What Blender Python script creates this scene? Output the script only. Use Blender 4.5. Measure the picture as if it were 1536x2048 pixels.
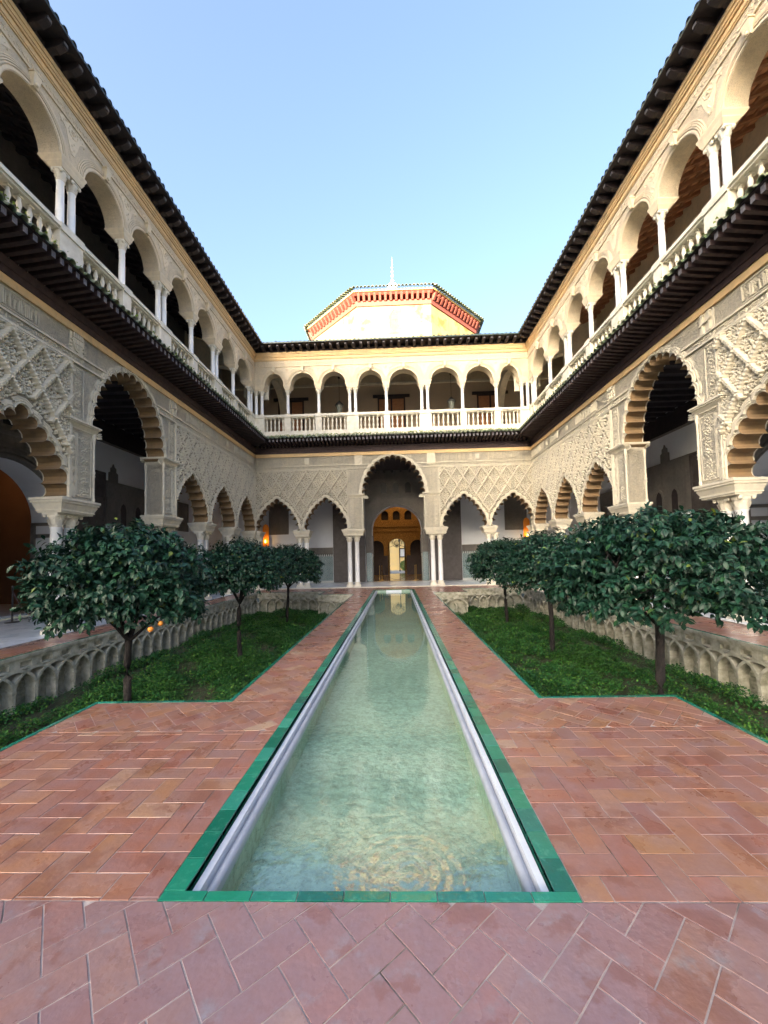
import bpy, math, random
import numpy as np
from mathutils import Vector, Matrix
from mathutils.geometry import tessellate_polygon
random.seed(7); rng = np.random.default_rng(11)
S = bpy.context.scene; COL = S.collection
for o in list(bpy.data.objects): bpy.data.objects.remove(o)
R_ = math.radians; PI = math.pi

# ------------------------------------------------------------------ camera
cd = bpy.data.cameras.new('camera'); cam = bpy.data.objects.new('camera', cd); COL.objects.link(cam); S.camera = cam
cd.sensor_fit = 'HORIZONTAL'; cd.sensor_width = 36.0; cd.lens = 773.43/1536*36
cd.shift_x = (768-770.15)/1536; cd.shift_y = (1079.97-1024)/1536
cd.clip_start = 0.05; cd.clip_end = 3000
_y, _t, _r = -0.0289, 0.0438, 0.0227
fw = Vector((math.sin(_y)*math.cos(_t), math.cos(_y)*math.cos(_t), math.sin(_t)))
rt = Vector((math.cos(_y), -math.sin(_y), 0)); up = rt.cross(fw)
r2 = rt*math.cos(_r) - up*math.sin(_r); u2 = rt*math.sin(_r) + up*math.cos(_r)
M = Matrix((r2, u2, -fw)).transposed().to_4x4(); M.translation = Vector((0, 0, 1.6)); cam.matrix_world = M

# ------------------------------------------------------------------ light
SUN_EL = 10.0; SX, SY = -0.45, -0.89            # horizontal direction towards the sun
w = bpy.data.worlds.new('World'); S.world = w; w.use_nodes = True; nt = w.node_tree
for n in list(nt.nodes): nt.nodes.remove(n)
sk = nt.nodes.new('ShaderNodeTexSky'); sk.sky_type = 'NISHITA'; sk.sun_disc = False
sk.sun_elevation = R_(SUN_EL); sk.sun_rotation = math.atan2(SX, SY); sk.air_density = 0.62; sk.dust_density = 8.0; sk.ozone_density = 1.35
bg = nt.nodes.new('ShaderNodeBackground'); bg.inputs['Strength'].default_value = 0.15
wo = nt.nodes.new('ShaderNodeOutputWorld'); nt.links.new(sk.outputs[0], bg.inputs[0]); nt.links.new(bg.outputs[0], wo.inputs[0])
sl = bpy.data.lights.new('sun', 'SUN'); sl.energy = 4.6; sl.angle = R_(0.5); sl.color = (1.0, 0.80, 0.50)
so = bpy.data.objects.new('sun', sl); COL.objects.link(so)
ce = math.cos(R_(SUN_EL)); n_ = math.hypot(SX, SY)
so.rotation_euler = Vector((SX/n_*ce, SY/n_*ce, math.sin(R_(SUN_EL)))).to_track_quat('Z', 'Y').to_euler()
S.view_settings.view_transform = 'Standard'; S.view_settings.look = 'None'; S.view_settings.exposure = 3.0
S.view_settings.gamma = 1; S.view_settings.use_curve_mapping = False
S.render.engine = 'CYCLES'; S.cycles.max_bounces = 8; S.cycles.diffuse_bounces = 5; S.cycles.transparent_max_bounces = 8

# ------------------------------------------------------------------ materials
class NT:
    def __init__(s, name):
        s.m = bpy.data.materials.new(name); s.m.use_nodes = True; s.t = s.m.node_tree
        s.b = s.t.nodes['Principled BSDF']; s.out = s.t.nodes['Material Output']
    def n(s, ty, **kw):
        x = s.t.nodes.new('ShaderNode'+ty)
        for k, v in kw.items():
            if hasattr(x, k): setattr(x, k, v)
            else: x.inputs[k.replace('_', ' ')].default_value = v
        return x
    def l(s, a, b): s.t.links.new(a, b)
    def pos(s): return s.n('NewGeometry').outputs['Position']
    def mapped(s, sc, src=None):
        mp = s.n('Mapping'); mp.inputs['Scale'].default_value = sc; s.l(src or s.pos(), mp.inputs['Vector']); return mp.outputs[0]
    def noise(s, scale, det=4, rough=.55, vec=None):
        x = s.n('TexNoise'); x.inputs['Scale'].default_value = scale; x.inputs['Detail'].default_value = det; x.inputs['Roughness'].default_value = rough
        s.l(vec or s.pos(), x.inputs['Vector']); return x.outputs['Fac']
    def vor(s, scale, feat='F1', vec=None, out='Distance'):
        x = s.n('TexVoronoi'); x.feature = feat; x.inputs['Scale'].default_value = scale
        s.l(vec or s.pos(), x.inputs['Vector']); return x.outputs[out]
    def ramp(s, fac, stops):
        x = s.n('ValToRGB'); cr = x.color_ramp
        while len(cr.elements) < len(stops): cr.elements.new(.5)
        for e, (p, c) in zip(cr.elements, stops):
            e.position = p; e.color = (c if len(c) == 4 else (*c, 1)) if not isinstance(c, (int, float)) else (c, c, c, 1)
        s.l(fac, x.inputs[0]); return x.outputs[0]
    def math(s, op, a, b=None, c=None):
        x = s.n('Math'); x.operation = op
        for i, v in enumerate((a, b, c)):
            if v is None: continue
            if isinstance(v, (int, float)): x.inputs[i].default_value = v
            else: s.l(v, x.inputs[i])
        return x.outputs[0]
    def mix(s, fac, a, b, mode='MIX'):
        x = s.n('Mix'); x.data_type = 'RGBA'; x.blend_type = mode
        for inp, v in ((x.inputs[0], fac), (x.inputs[6], a), (x.inputs[7], b)):
            if isinstance(v, (int, float)): inp.default_value = v
            elif isinstance(v, tuple): inp.default_value = (*v, 1) if len(v) == 3 else v
            else: s.l(v, inp)
        return x.outputs[2]
    def bump(s, h, dist=.02, strength=1.0, prev=None):
        x = s.n('Bump'); x.inputs['Distance'].default_value = dist; x.inputs['Strength'].default_value = strength
        s.l(h, x.inputs['Height'])
        if prev is not None: s.l(prev, x.inputs['Normal'])
        return x.outputs[0]
    def fin(s, col=None, rough=None, normal=None, **kw):
        for k, v in (('Base Color', col), ('Roughness', rough), ('Normal', normal)):
            if v is None: continue
            if isinstance(v, tuple): s.b.inputs[k].default_value = (*v, 1)
            elif isinstance(v, (int, float)): s.b.inputs[k].default_value = v
            else: s.l(v, s.b.inputs[k])
        for k, v in kw.items(): s.b.inputs[k.replace('_', ' ')].default_value = v
        return s.m
    def rnd(s):      # per-object and per-island random number
        a = s.n('ObjectInfo').outputs['Random']; b = s.n('NewGeometry').outputs['Random Per Island']
        return s.math('FRACT', s.math('ADD', a, b))

def m_stucco(name, c1, c2, stain, carve=1.0, sc=1.0):
    t = NT(name)
    n1 = t.noise(1.3, 5); n2 = t.noise(9, 4, .6); n3 = t.noise(.45, 3)
    col = t.mix(t.ramp(n1, [(.35, 0), (.65, 1)]), c1, c2)
    col = t.mix(t.ramp(n2, [(.45, 0), (.8, .55)]), col, stain)
    vert = t.noise(1.0, 4, .6, t.mapped((3.5, 3.5, .5)))
    col = t.mix(t.ramp(vert, [(.52, 0), (.75, .5)]), col, stain)
    b = t.bump(t.noise(60, 3), .002, .6)
    if carve > 0:
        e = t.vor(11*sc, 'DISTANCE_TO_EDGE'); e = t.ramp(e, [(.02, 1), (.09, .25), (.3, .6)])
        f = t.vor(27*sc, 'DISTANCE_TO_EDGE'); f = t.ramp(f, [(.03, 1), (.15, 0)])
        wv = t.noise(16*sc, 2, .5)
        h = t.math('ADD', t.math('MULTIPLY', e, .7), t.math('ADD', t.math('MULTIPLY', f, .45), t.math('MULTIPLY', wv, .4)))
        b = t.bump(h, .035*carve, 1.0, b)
        pit_shade = t.ramp(h, [(.3, .35), (.7, 0)])  # carved hollows coloured darker to stand in for shade
        col = t.mix(pit_shade, col, (.16, .12, .075))
    return t.fin(col, .88, b)
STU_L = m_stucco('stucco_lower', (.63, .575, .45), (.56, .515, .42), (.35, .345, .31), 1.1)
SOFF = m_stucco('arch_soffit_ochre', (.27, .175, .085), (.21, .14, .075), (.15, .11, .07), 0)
GROUND_SHADE = m_stucco('relief_ground_shade', (.30, .27, .21), (.25, .23, .18), (.17, .16, .13), 0)  # dark colour paints the shade between ribs and leaves
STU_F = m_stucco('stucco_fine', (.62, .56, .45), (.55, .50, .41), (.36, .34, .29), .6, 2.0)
STU_P = m_stucco('stucco_plain', (.66, .605, .475), (.58, .54, .44), (.38, .37, .33), 0)
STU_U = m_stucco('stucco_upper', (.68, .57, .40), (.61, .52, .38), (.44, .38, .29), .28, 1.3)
STU_UP = m_stucco('stone_upper_plain', (.72, .60, .42), (.64, .55, .40), (.46, .40, .30), 0)
STU_G = m_stucco('stucco_gold_strip', (.70, .48, .24), (.62, .45, .25), (.42, .33, .2), 0)
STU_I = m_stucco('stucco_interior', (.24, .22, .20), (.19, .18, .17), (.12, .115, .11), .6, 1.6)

def m_simple(name, c1, c2, rough=.6, sc=6, bump=.003, bs=25, **kw):
    t = NT(name); col = t.mix(t.ramp(t.noise(sc, 5), [(.35, 0), (.68, 1)]), c1, c2)
    return t.fin(col, rough, t.bump(t.noise(bs, 4), bump), **kw)
MARBLE = m_simple('white_marble', (.82, .82, .81), (.70, .72, .73), .35, 3, .001)
STONE_W = m_simple('white_stone', (.72, .68, .58), (.58, .54, .44), .75, 4, .003, 40)
PLASTER = m_simple('white_plaster', (.66, .69, .74), (.60, .63, .68), .9, 1.2, .003, 8)
WARMP = m_simple('warm_room_plaster', (.26, .15, .09), (.20, .12, .075), .9, 1.2)
WOOD_D = m_simple('dark_wood', (.018, .014, .018), (.035, .024, .026), .7, 7, .004, 30)
WOOD_R = m_simple('rafter_wood', (.030, .017, .020), (.055, .032, .032), .7, 9, .004, 30)
WOOD_E = m_simple('rafter_end_paint', (.15, .15, .17), (.07, .06, .07), .7, 30, .002)
WOOD_B = m_simple('brown_ceiling_wood', (.36, .17, .09), (.28, .13, .07), .7, 8, .004, 20)
WOOD_C = m_simple('brown_ceiling_board', (.62, .33, .18), (.52, .26, .14), .7, 5, .004, 20)
DOORW = m_simple('door_wood', (.05, .042, .04), (.075, .065, .065), .55, 5, .004, 30)
IRON = m_simple('black_iron', (.02, .02, .022), (.035, .035, .035), .5)
BRASS = m_simple('brass', (.55, .38, .14), (.45, .3, .1), .3, 8, .0005, 20, Metallic=.9)
GLASSP = m_simple('lantern_glass', (.12, .14, .13), (.2, .22, .2), .2)
ROPE = m_simple('dark_rope', (.05, .03, .04), (.08, .05, .05), .8)
WHITE = m_simple('white_channel_marble', (.64, .68, .73), (.54, .58, .64), .4, 5, .002)
LILAC = m_simple('grey_rounded_lip', (.38, .41, .47), (.30, .33, .38), .45, 6, .002)
PAPER = m_simple('paper', (.85, .85, .88), (.8, .8, .84), .8)
ORANGE = m_simple('orange_peel', (.75, .22, .03), (.7, .3, .04), .5, 9, .001, 200)
T_WALL = m_simple('tower_plaster', (.34, .26, .10), (.40, .34, .17), .85, .9, .006, 6)
T_WALL2 = m_simple('tower_plaster_patch', (.42, .24, .08), (.46, .33, .15), .85, 3, .006, 9)
T_RED = m_simple('tower_red_paint', (.26, .06, .045), (.21, .06, .05), .7, 5)
T_YEL = m_simple('tower_yellow_line', (.85, .62, .25), (.8, .55, .2), .7)
GOLDC = None
def _tw():
    t = NT('tower_limewash'); c = t.mix(t.ramp(t.noise(.9, 5), [(.35, 0), (.68, 1)]), (.34, .27, .12), (.40, .35, .19))
    c = t.mix(t.ramp(t.noise(.75, 4, .6), [(.54, 0), (.62, .85)]), c, (.30, .15, .04)); v_ = t.noise(1, 5, .6, t.mapped((1.6, 1.6, .35)))
    return t.fin(t.mix(t.ramp(v_, [(.55, 0), (.7, .6)]), c, (.26, .17, .07)), .85, t.bump(t.noise(6, 4), .006))
T_WALL = _tw()
def _gold():
    t = NT('gilded_carving'); e = t.vor(9, 'DISTANCE_TO_EDGE'); h = t.ramp(e, [(.02, 1), (.12, 0)])
    h2 = t.ramp(t.vor(21, 'DISTANCE_TO_EDGE'), [(.03, 1), (.15, 0)]); h = t.math('ADD', h, h2)
    col = t.mix(t.ramp(h, [(.2, 0), (.9, 1)]), (.20, .09, .03), (.55, .33, .10))
    return t.fin(col, .6, t.bump(h, .04))
GOLDC = _gold()

def _azulejo(name, cols):
    t = NT(name); v = t.pos()
    sc = 14
    vv = t.mapped((sc, sc, sc), v)
    x = t.n('TexVoronoi'); x.feature = 'F1'; x.distance = 'MANHATTAN'; x.inputs['Scale'].default_value = 1; x.inputs['Randomness'].default_value = 0; t.l(vv, x.inputs['Vector'])
    d = x.outputs['Distance']
    c = t.ramp(t.math('FRACT', t.math('MULTIPLY', d, 3.0)), [(0, cols[0]), (.35, cols[1]), (.6, cols[2]), (.85, cols[3])])
    for n in t.t.nodes:
        if n.type == 'VALTORGB': n.color_ramp.interpolation = 'CONSTANT'
    ed = t.ramp(t.noise(2.0, 3), [(.3, .8), (.7, 1.1)])
    return t.fin(t.mix(1.0, c, ed, 'MULTIPLY'), .3)
AZUL = _azulejo('mosaic_tile', [(.04, .09, .16), (.42, .44, .40), (.06, .20, .22), (.32, .33, .31)])
AZUL_B = m_simple('mosaic_border', (.45, .47, .45), (.36, .4, .42), .3, 20)

def _tile_glaze():
    t = NT('roof_tile_glazed'); r = t.rnd()
    c = t.ramp(r, [(0, (.14, .19, .12)), (.3, (.07, .11, .08)), (.55, (.28, .30, .22)), (.8, (.12, .15, .08)), (1, (.38, .38, .30))])
    c = t.mix(t.ramp(t.noise(14, 4), [(.5, 0), (.72, 1)]), c, (.09, .14, .02))
    return t.fin(c, t.ramp(t.noise(30, 2), [(.3, .3), (.7, .75)]), t.bump(t.noise(40, 3), .004))
TILE = _tile_glaze()
TILE_U = None
def _tile_up():
    t = NT('roof_tile_dark'); r = t.rnd()
    c = t.ramp(r, [(0, (.035, .075, .07)), (.5, (.05, .06, .065)), (1, (.12, .13, .10))])
    return t.fin(c, .35, t.bump(t.noise(40, 3), .004))
TILE_U = _tile_up()
MOSSG = m_simple('moss', (.13, .22, .02), (.28, .36, .07), .95, 12, .01, 60)

def _brick(sky_sheen=0):
    t = NT('terracotta_brick_sheen' if sky_sheen else 'terracotta_brick'); r = t.rnd(); p = t.pos()
    c = t.ramp(r, [(0, (.31, .128, .080)), (.18, (.25, .112, .085)), (.36, (.34, .165, .095)), (.52, (.25, .13, .10)), (.68, (.32, .165, .085)), (.84, (.28, .115, .08)), (.95, (.34, .18, .11)), (1, (.40, .28, .19))])
    a = t.noise(5, 5, .6); c = t.mix(t.ramp(a, [(.4, 0), (.75, .55)]), c, (.24, .18, .20))  # purplish patches put sky sheen into the colour
    b = t.noise(11, 5, .65); c = t.mix(t.ramp(b, [(.62, 0), (.78, .5)]), c, (.46, .33, .27))
    if sky_sheen:  # near bricks: mauve and blue-grey sky reflection painted into the colour
        sheen_n = t.noise(2.2, 5, .6); c = t.mix(t.ramp(sheen_n, [(.30, .35), (.62, .85)]), c, (.215, .15, .17)); c = t.mix(t.ramp(t.noise(6, 5, .65), [(.55, 0), (.72, .6)]), c, (.23, .24, .27))
    k = t.noise(3.1, 6, .6); c = t.mix(t.ramp(k, [(.555, 0), (.585, .42), (.70, .5)]), c, (.17, .06, .035))
    g = t.noise(38, 3, .7); c = t.mix(t.ramp(g, [(.35, .25), (.6, 0)]), c, (.17, .075, .055))
    rough = t.ramp(t.math('ADD', t.math('MULTIPLY', t.noise(2.3, 5), .7), t.math('MULTIPLY', a, .3)), [(.38, .17), (.62, .48)])
    h = t.math('ADD', t.math('MULTIPLY', t.noise(9, 3), 1.0), t.math('MULTIPLY', t.noise(55, 3), .18))
    return t.fin(c, rough, t.bump(h, .005), Coat_Weight=.12, Coat_Roughness=.18)
BRICK = _brick(); BRICK_SHEEN = _brick(1)
def _grout():
    t = NT('brick_joint_mortar'); c = t.mix(t.ramp(t.noise(1.1, 4), [(.48, 0), (.60, 1)]), (.31, .27, .26), (.06, .055, .04))
    c = t.mix(t.ramp(t.noise(7, 3), [(.45, 0), (.7, .6)]), c, (.55, .47, .42)); return t.fin(c, .9, t.bump(t.noise(60, 3), .003))
GROUT = _grout()
def _green():
    t = NT('green_glazed_border'); r = t.rnd()
    c = t.ramp(r, [(0, (.006, .14, .08)), (.3, (.004, .09, .065)), (.55, (.012, .20, .115)), (.8, (.01, .13, .10)), (1, (.03, .24, .17))])
    c = t.mix(t.ramp(t.noise(14, 5, .7), [(.55, 0), (.75, .5)]), c, (.10, .36, .25))
    return t.fin(c, .16, t.bump(t.noise(18, 3), .004))
GREEN = _green()
def _slab():
    t = NT('gallery_marble_floor'); r = t.rnd()
    c = t.ramp(r, [(0, (.62, .68, .74)), (.5, (.74, .78, .82)), (1, (.68, .72, .75))])
    c = t.mix(t.ramp(t.noise(2.5, 6, .7), [(.5, 0), (.62, .6), (.7, 0)]), c, (.36, .42, .48))
    return t.fin(c, .25, t.bump(t.noise(5, 2), .002))
SLAB = _slab()

def _gwall():
    t = NT('garden_wall_stone'); p = t.pos()
    br = t.n('TexNoise'); n1 = t.noise(4, 5, .65)
    c = t.mix(t.ramp(n1, [(.35, 0), (.65, 1)]), (.44, .42, .34), (.28, .28, .23))
    sep = t.n('SeparateXYZ'); t.l(p, sep.inputs[0]); z = sep.outputs['Z']
    course = t.math('FRACT', t.math('MULTIPLY', t.math('ADD', z, t.math('MULTIPLY', t.noise(3, 2), .05)), 15.0))
    h = t.ramp(course, [(0, 0), (.18, 1), (.85, 1), (1, .1)])
    c = t.mix(t.ramp(t.noise(8, 4), [(.55, 0), (.72, .55)]), c, (.13, .14, .08))
    mo = t.math('MULTIPLY', t.ramp(z, [(0, 1), (1, 1)]), t.ramp(t.noise(2.2, 4), [(.45, 0), (.6, 1)]))
    mz = t.n('MapRange'); mz.inputs['From Min'].default_value = -1.05; mz.inputs['From Max'].default_value = -.45; mz.inputs['To Min'].default_value = 1; mz.inputs['To Max'].default_value = 0; t.l(z, mz.inputs[0])
    c = t.mix(t.math('MULTIPLY', t.math('MULTIPLY', mo, mz.outputs[0]), .75), c, (.06, .085, .03))
    return t.fin(c, .92, t.bump(t.math('ADD', h, t.math('MULTIPLY', t.noise(25, 4), .9)), .012))
GWALL = _gwall()
GRIB = m_simple('garden_wall_rib', (.50, .48, .40), (.24, .24, .18), .9, 7, .01, 22)
SOIL = m_simple('soil', (.05, .045, .025), (.035, .05, .018), .95, 3, .02, 12)
def _grass():
    t = NT('ground_cover_leaves'); r = t.n('NewGeometry').outputs['Random Per Island']
    c = t.ramp(r, [(0, (.006, .045, .012)), (.45, (.014, .08, .016)), (.8, (.035, .14, .022)), (1, (.14, .26, .035))])
    big = t.noise(.9, 3); c = t.mix(t.ramp(big, [(.45, 0), (.7, .6)]), c, (.035, .11, .015))
    m = t.fin(c, .5); t.b.inputs['Specular IOR Level'].default_value = .3; return m
GRASS = _grass()
def _leaf():
    t = NT('orange_tree_leaf'); r = t.rnd()
    c = t.ramp(r, [(0, (.002, .017, .011)), (.55, (.004, .028, .018)), (.9, (.007, .045, .024)), (.985, (.02, .07, .02)), (1, (.14, .17, .02))])
    bf = t.n('NewGeometry').outputs['Backfacing']; c = t.mix(t.math('MULTIPLY', bf, .25), c, (.02, .06, .03))
    t.b.inputs['Specular IOR Level'].default_value = .32; return t.fin(c, .46, t.bump(t.noise(40, 2), .002))
LEAF = _leaf()
BARK = m_simple('bark', (.006, .005, .005), (.014, .010, .010), .9, 12, .02, 30)

def _poolfloor():
    t = NT('pool_floor_plaster'); c = t.mix(t.ramp(t.noise(1.2, 5), [(.35, 0), (.65, 1)]), (.38, .54, .42), (.28, .41, .32))
    c = t.mix(t.ramp(t.noise(15, 7, .75), [(.42, 0), (.66, .75)]), c, (.18, .24, .17))
    sp = t.ramp(t.vor(26), [(.08, .5), (.2, 0)]); c = t.mix(sp, c, (.12, .14, .09))
    return t.fin(c, .9, t.bump(t.noise(14, 5), .02))
POOLF = _poolfloor()
def _water():
    t = NT('pool_water'); p = t.pos()
    sub = t.n('VectorMath'); sub.operation = 'DISTANCE'; t.l(p, sub.inputs[0]); sub.inputs[1].default_value = (.02, 2.13, -.1)
    d = sub.outputs['Value']
    nz = t.noise(5, 3)
    ring = t.math('SINE', t.math('ADD', t.math('MULTIPLY', d, 85), t.math('MULTIPLY', nz, 11)))
    ring = t.math('MULTIPLY', ring, t.ramp(d, [(0, .9), (.3, .6), (.62, 0)]))
    n1 = t.noise(15, 3, .5); n2 = t.noise(3.2, 2)
    fade = t.n('MapRange'); t.l(d, fade.inputs[0]); fade.inputs['From Min'].default_value = .5; fade.inputs['From Max'].default_value = 5; fade.inputs['To Min'].default_value = .40; fade.inputs['To Max'].default_value = .06
    h = t.math('ADD', t.math('MULTIPLY', ring, .13), t.math('MULTIPLY', t.math('ADD', n1, t.math('MULTIPLY', n2, .8)), fade.outputs[0]))
    b = t.bump(h, .0045)
    dt = t.n('VectorMath'); dt.operation = 'DOT_PRODUCT'; t.l(t.n('NewGeometry').outputs['Incoming'], dt.inputs[0]); t.l(b, dt.inputs[1])
    fr_ = t.math('ADD', t.math('MULTIPLY', t.math('POWER', t.math('SUBTRACT', 1.0, t.math('ABSOLUTE', dt.outputs['Value'])), 5.0), .93*1.1), .115)
    gl = t.n('BsdfGlossy'); gl.inputs['Roughness'].default_value = .015; t.l(b, gl.inputs['Normal'])
    tr = t.n('BsdfTransparent'); tr.inputs['Color'].default_value = (.93, .985, .96, 1)
    mx = t.n('MixShader'); t.l(t.math('MINIMUM', t.math('MULTIPLY', fr_, 1.0), 1.0), mx.inputs[0]); t.l(tr.outputs[0], mx.inputs[1]); t.l(gl.outputs[0], mx.inputs[2])
    t.l(mx.outputs[0], t.out.inputs['Surface']); return t.m
WATER = _water()
def m_emit(name, col, st):
    t = NT(name); t.b.inputs['Emission Color'].default_value = (*col, 1); t.b.inputs['Emission Strength'].default_value = st; return t.fin(col, .6)
LAMPG = m_emit('lamp_glow', (1.0, .42, .06), 2.2)
def _brickw():
    t = NT('tan_brick_wall'); c = t.mix(t.ramp(t.noise(3, 5), [(.35, 0), (.65, 1)]), (.40, .27, .18), (.33, .23, .16))
    sep = t.n('SeparateXYZ'); t.l(t.pos(), sep.inputs[0]); cz = t.math('FRACT', t.math('MULTIPLY', sep.outputs['Z'], 13))
    h = t.ramp(cz, [(0, 0), (.12, 1), (.88, 1), (1, 0)])
    return t.fin(t.mix(t.math('MULTIPLY', h, .25), (.40, .34, .27), c), .9, t.bump(h, .01))
TANB = _brickw()

# ------------------------------------------------------------------ mesh helpers
class MB:
    def __init__(s): s.v = []; s.f = []; s.sm = []
    def add(s, vs, fs, smooth=False):
        k = len(s.v); s.v += [tuple(p) for p in vs]; s.f += [tuple(i+k for i in f) for f in fs]; s.sm += [smooth]*len(fs); return s
    def box(s, x0, x1, y0, y1, z0, z1):
        return s.add([(x0, y0, z0), (x1, y0, z0), (x1, y1, z0), (x0, y1, z0), (x0, y0, z1), (x1, y0, z1), (x1, y1, z1), (x0, y1, z1)],
                     [(0, 3, 2, 1), (4, 5, 6, 7), (0, 1, 5, 4), (1, 2, 6, 5), (2, 3, 7, 6), (3, 0, 4, 7)])
    def taper(s, a, b):        # a,b = (x0,x1,y0,y1,z): frustum between two rectangles
        vs = [(q[0], q[2], q[4]) for q in (a,)]+[(a[1], a[2], a[4]), (a[1], a[3], a[4]), (a[0], a[3], a[4]), (b[0], b[2], b[4]), (b[1], b[2], b[4]), (b[1], b[3], b[4]), (b[0], b[3], b[4])]
        return s.add(vs, [(0, 3, 2, 1), (4, 5, 6, 7), (0, 1, 5, 4), (1, 2, 6, 5), (2, 3, 7, 6), (3, 0, 4, 7)])
    def lathe(s, prof, n=12, c=(0, 0, 0), closed=True):
        vs = []; fs = []
        for r, z in prof:
            for i in range(n):
                a = 2*PI*i/n; vs.append((c[0]+r*math.cos(a), c[1]+r*math.sin(a), c[2]+z))
        for j in range(len(prof)-1):
            for i in range(n):
                fs.append((j*n+i, j*n+(i+1) % n, (j+1)*n+(i+1) % n, (j+1)*n+i))
        s.add(vs, fs, True)
        if closed:
            k = len(s.v); s.add([vs[i] for i in range(n)], [tuple(reversed(range(n)))]); s.add(vs[-n:], [tuple(range(n))])
        return s
    def tube(s, pts, rads, n=8, cap=True):
        vs = []; fs = []; m = len(pts)
        for j, p in enumerate(pts):
            p = Vector(p); a = Vector(pts[max(0, j-1)]); b = Vector(pts[min(m-1, j+1)]); t = (b-a).normalized()
            u = t.cross(Vector((0, 0, 1)));
            if u.length < .05: u = t.cross(Vector((0, 1, 0)))
            u.normalize(); v = t.cross(u); r = rads[j] if hasattr(rads, '__len__') else rads
            for i in range(n):
                th = 2*PI*i/n; vs.append(p+u*math.cos(th)*r+v*math.sin(th)*r)
        for j in range(m-1):
            for i in range(n): fs.append((j*n+i, j*n+(i+1) % n, (j+1)*n+(i+1) % n, (j+1)*n+i))
        s.add(vs, fs, True)
        if cap: s.add([vs[i] for i in range(n)], [tuple(range(n))]); s.add(vs[-n:], [tuple(range(n))])
        return s
    def plate(s, poly, d0, d1, holes=()):        # polygon in (s,z), extruded from depth d0 (front) to d1 (back); y = -d
        loops = [poly]+list(holes)
        tri = tessellate_polygon([[Vector((p[0], p[1], 0)) for p in lp] for lp in loops])
        flat = [p for lp in loops for p in lp]; n = len(flat)
        s.add([(p[0], -d0, p[1]) for p in flat]+[(p[0], -d1, p[1]) for p in flat],
              [tuple(t) for t in tri]+[tuple(i+n for i in reversed(t)) for t in tri])
        k = 0
        for lp in loops:
            m = len(lp)
            s.add([(p[0], -d0, p[1]) for p in lp]+[(p[0], -d1, p[1]) for p in lp], [(i, (i+1) % m, (i+1) % m+m, i+m) for i in range(m)])
        return s
    def mesh(s, name, mat, mats=None):
        me = bpy.data.meshes.new(name); me.from_pydata(s.v, [], s.f)
        me.polygons.foreach_set('use_smooth', s.sm)
        for m in ([mat] if not isinstance(mat, (list, tuple)) else mat): me.materials.append(m)
        me.update(); return me

def link(name, me, parent=None, loc=None, rot=None, scale=None):
    o = bpy.data.objects.new(name, me); COL.objects.link(o)
    if parent is not None: o.parent = parent
    if loc is not None: o.location = loc
    if rot is not None: o.rotation_euler = rot
    if scale is not None: o.scale = scale
    return o
def obj(name, mb, mat, parent=None, **kw): return link(name, mb.mesh(name, mat), parent, **kw)
def tag(o, label, cat, group=None):
    o['label'] = label; o['category'] = cat
    if group: o['group'] = group
    return o
def thing(name, label, cat, loc=(0, 0, 0), rz=0, group=None):
    o = bpy.data.objects.new(name, None); COL.objects.link(o); o.location = loc; o.rotation_euler = (0, 0, rz); o.empty_display_size = .1
    return tag(o, label, cat, group)
def struct(name, mb, mat, parent=None, **kw):
    o = obj(name, mb, mat, parent, **kw)
    if parent is None: o['kind'] = 'structure'
    return o
def copy_tree(root, loc, rz=None):
    c = root.copy(); COL.objects.link(c); c.location = loc
    if rz is not None: c.rotation_euler = (0, 0, rz)
    for ch in list(root.children):
        d = ch.copy(); COL.objects.link(d); d.parent = c
        for g in list(ch.children):
            e = g.copy(); COL.objects.link(e); e.parent = d
    return c

# ------------------------------------------------------------------ plan
XL, XR, ZF = -7.59, 7.34, 20.69
TH = .55
GL, GR = -6.75, 5.95           # garden walls below the side galleries
PX0, PX1, PY0, PY1 = -1.172, .815, 1.868, 19.0     # pool
BLX, BRX, BY0, BY1, BY2 = -1.95, 1.58, 4.45, 17.0, 18.6
PLX, PRX = -3.5, 3.05
GZ = -1.0

# ------------------------------------------------------------------ lobed arches
def lobe_arcs(cusps, hs, flat=.70, apex=1.15):
    pts = [(-x, z) for x, z in cusps]+[(x, z) for x, z in reversed(cusps)]
    arcs = []
    for i in range(len(pts)-1):
        A = Vector(pts[i]); B = Vector(pts[i+1]); c = (B-A).length; mid = (A+B)/2; u = (B-A)/c; n = Vector((-u.y, u.x))
        top = i == len(cusps)-1
        h = c*((apex if c < .24 else .85) if top else flat); R = (c*c/4+h*h)/(2*h); phi = math.asin(min(1, c/2/R))
        if h > R: phi = PI-phi
        arcs.append((mid+n*(h-R), R, phi, n, u))
    return arcs
def arc_pts(a, k, d=0, ext=0):
    c, R, phi, n, u = a; P = phi+ext
    return [c+(n*math.cos(t)+u*math.sin(t))*(R+d) for t in [-P+2*P*i/k for i in range(k+1)]]
CUS_S = [(1.0, .02), (.95, .30), (.83, .60), (.67, .86), (.49, 1.12), (.30, 1.34), (.11, 1.49)]
CUS_B = [(1.48, .08), (1.46, .42), (1.39, .75), (1.29, 1.06), (1.13, 1.34), (.93, 1.59), (.69, 1.79), (.42, 1.93), (.14, 2.01)]
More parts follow.
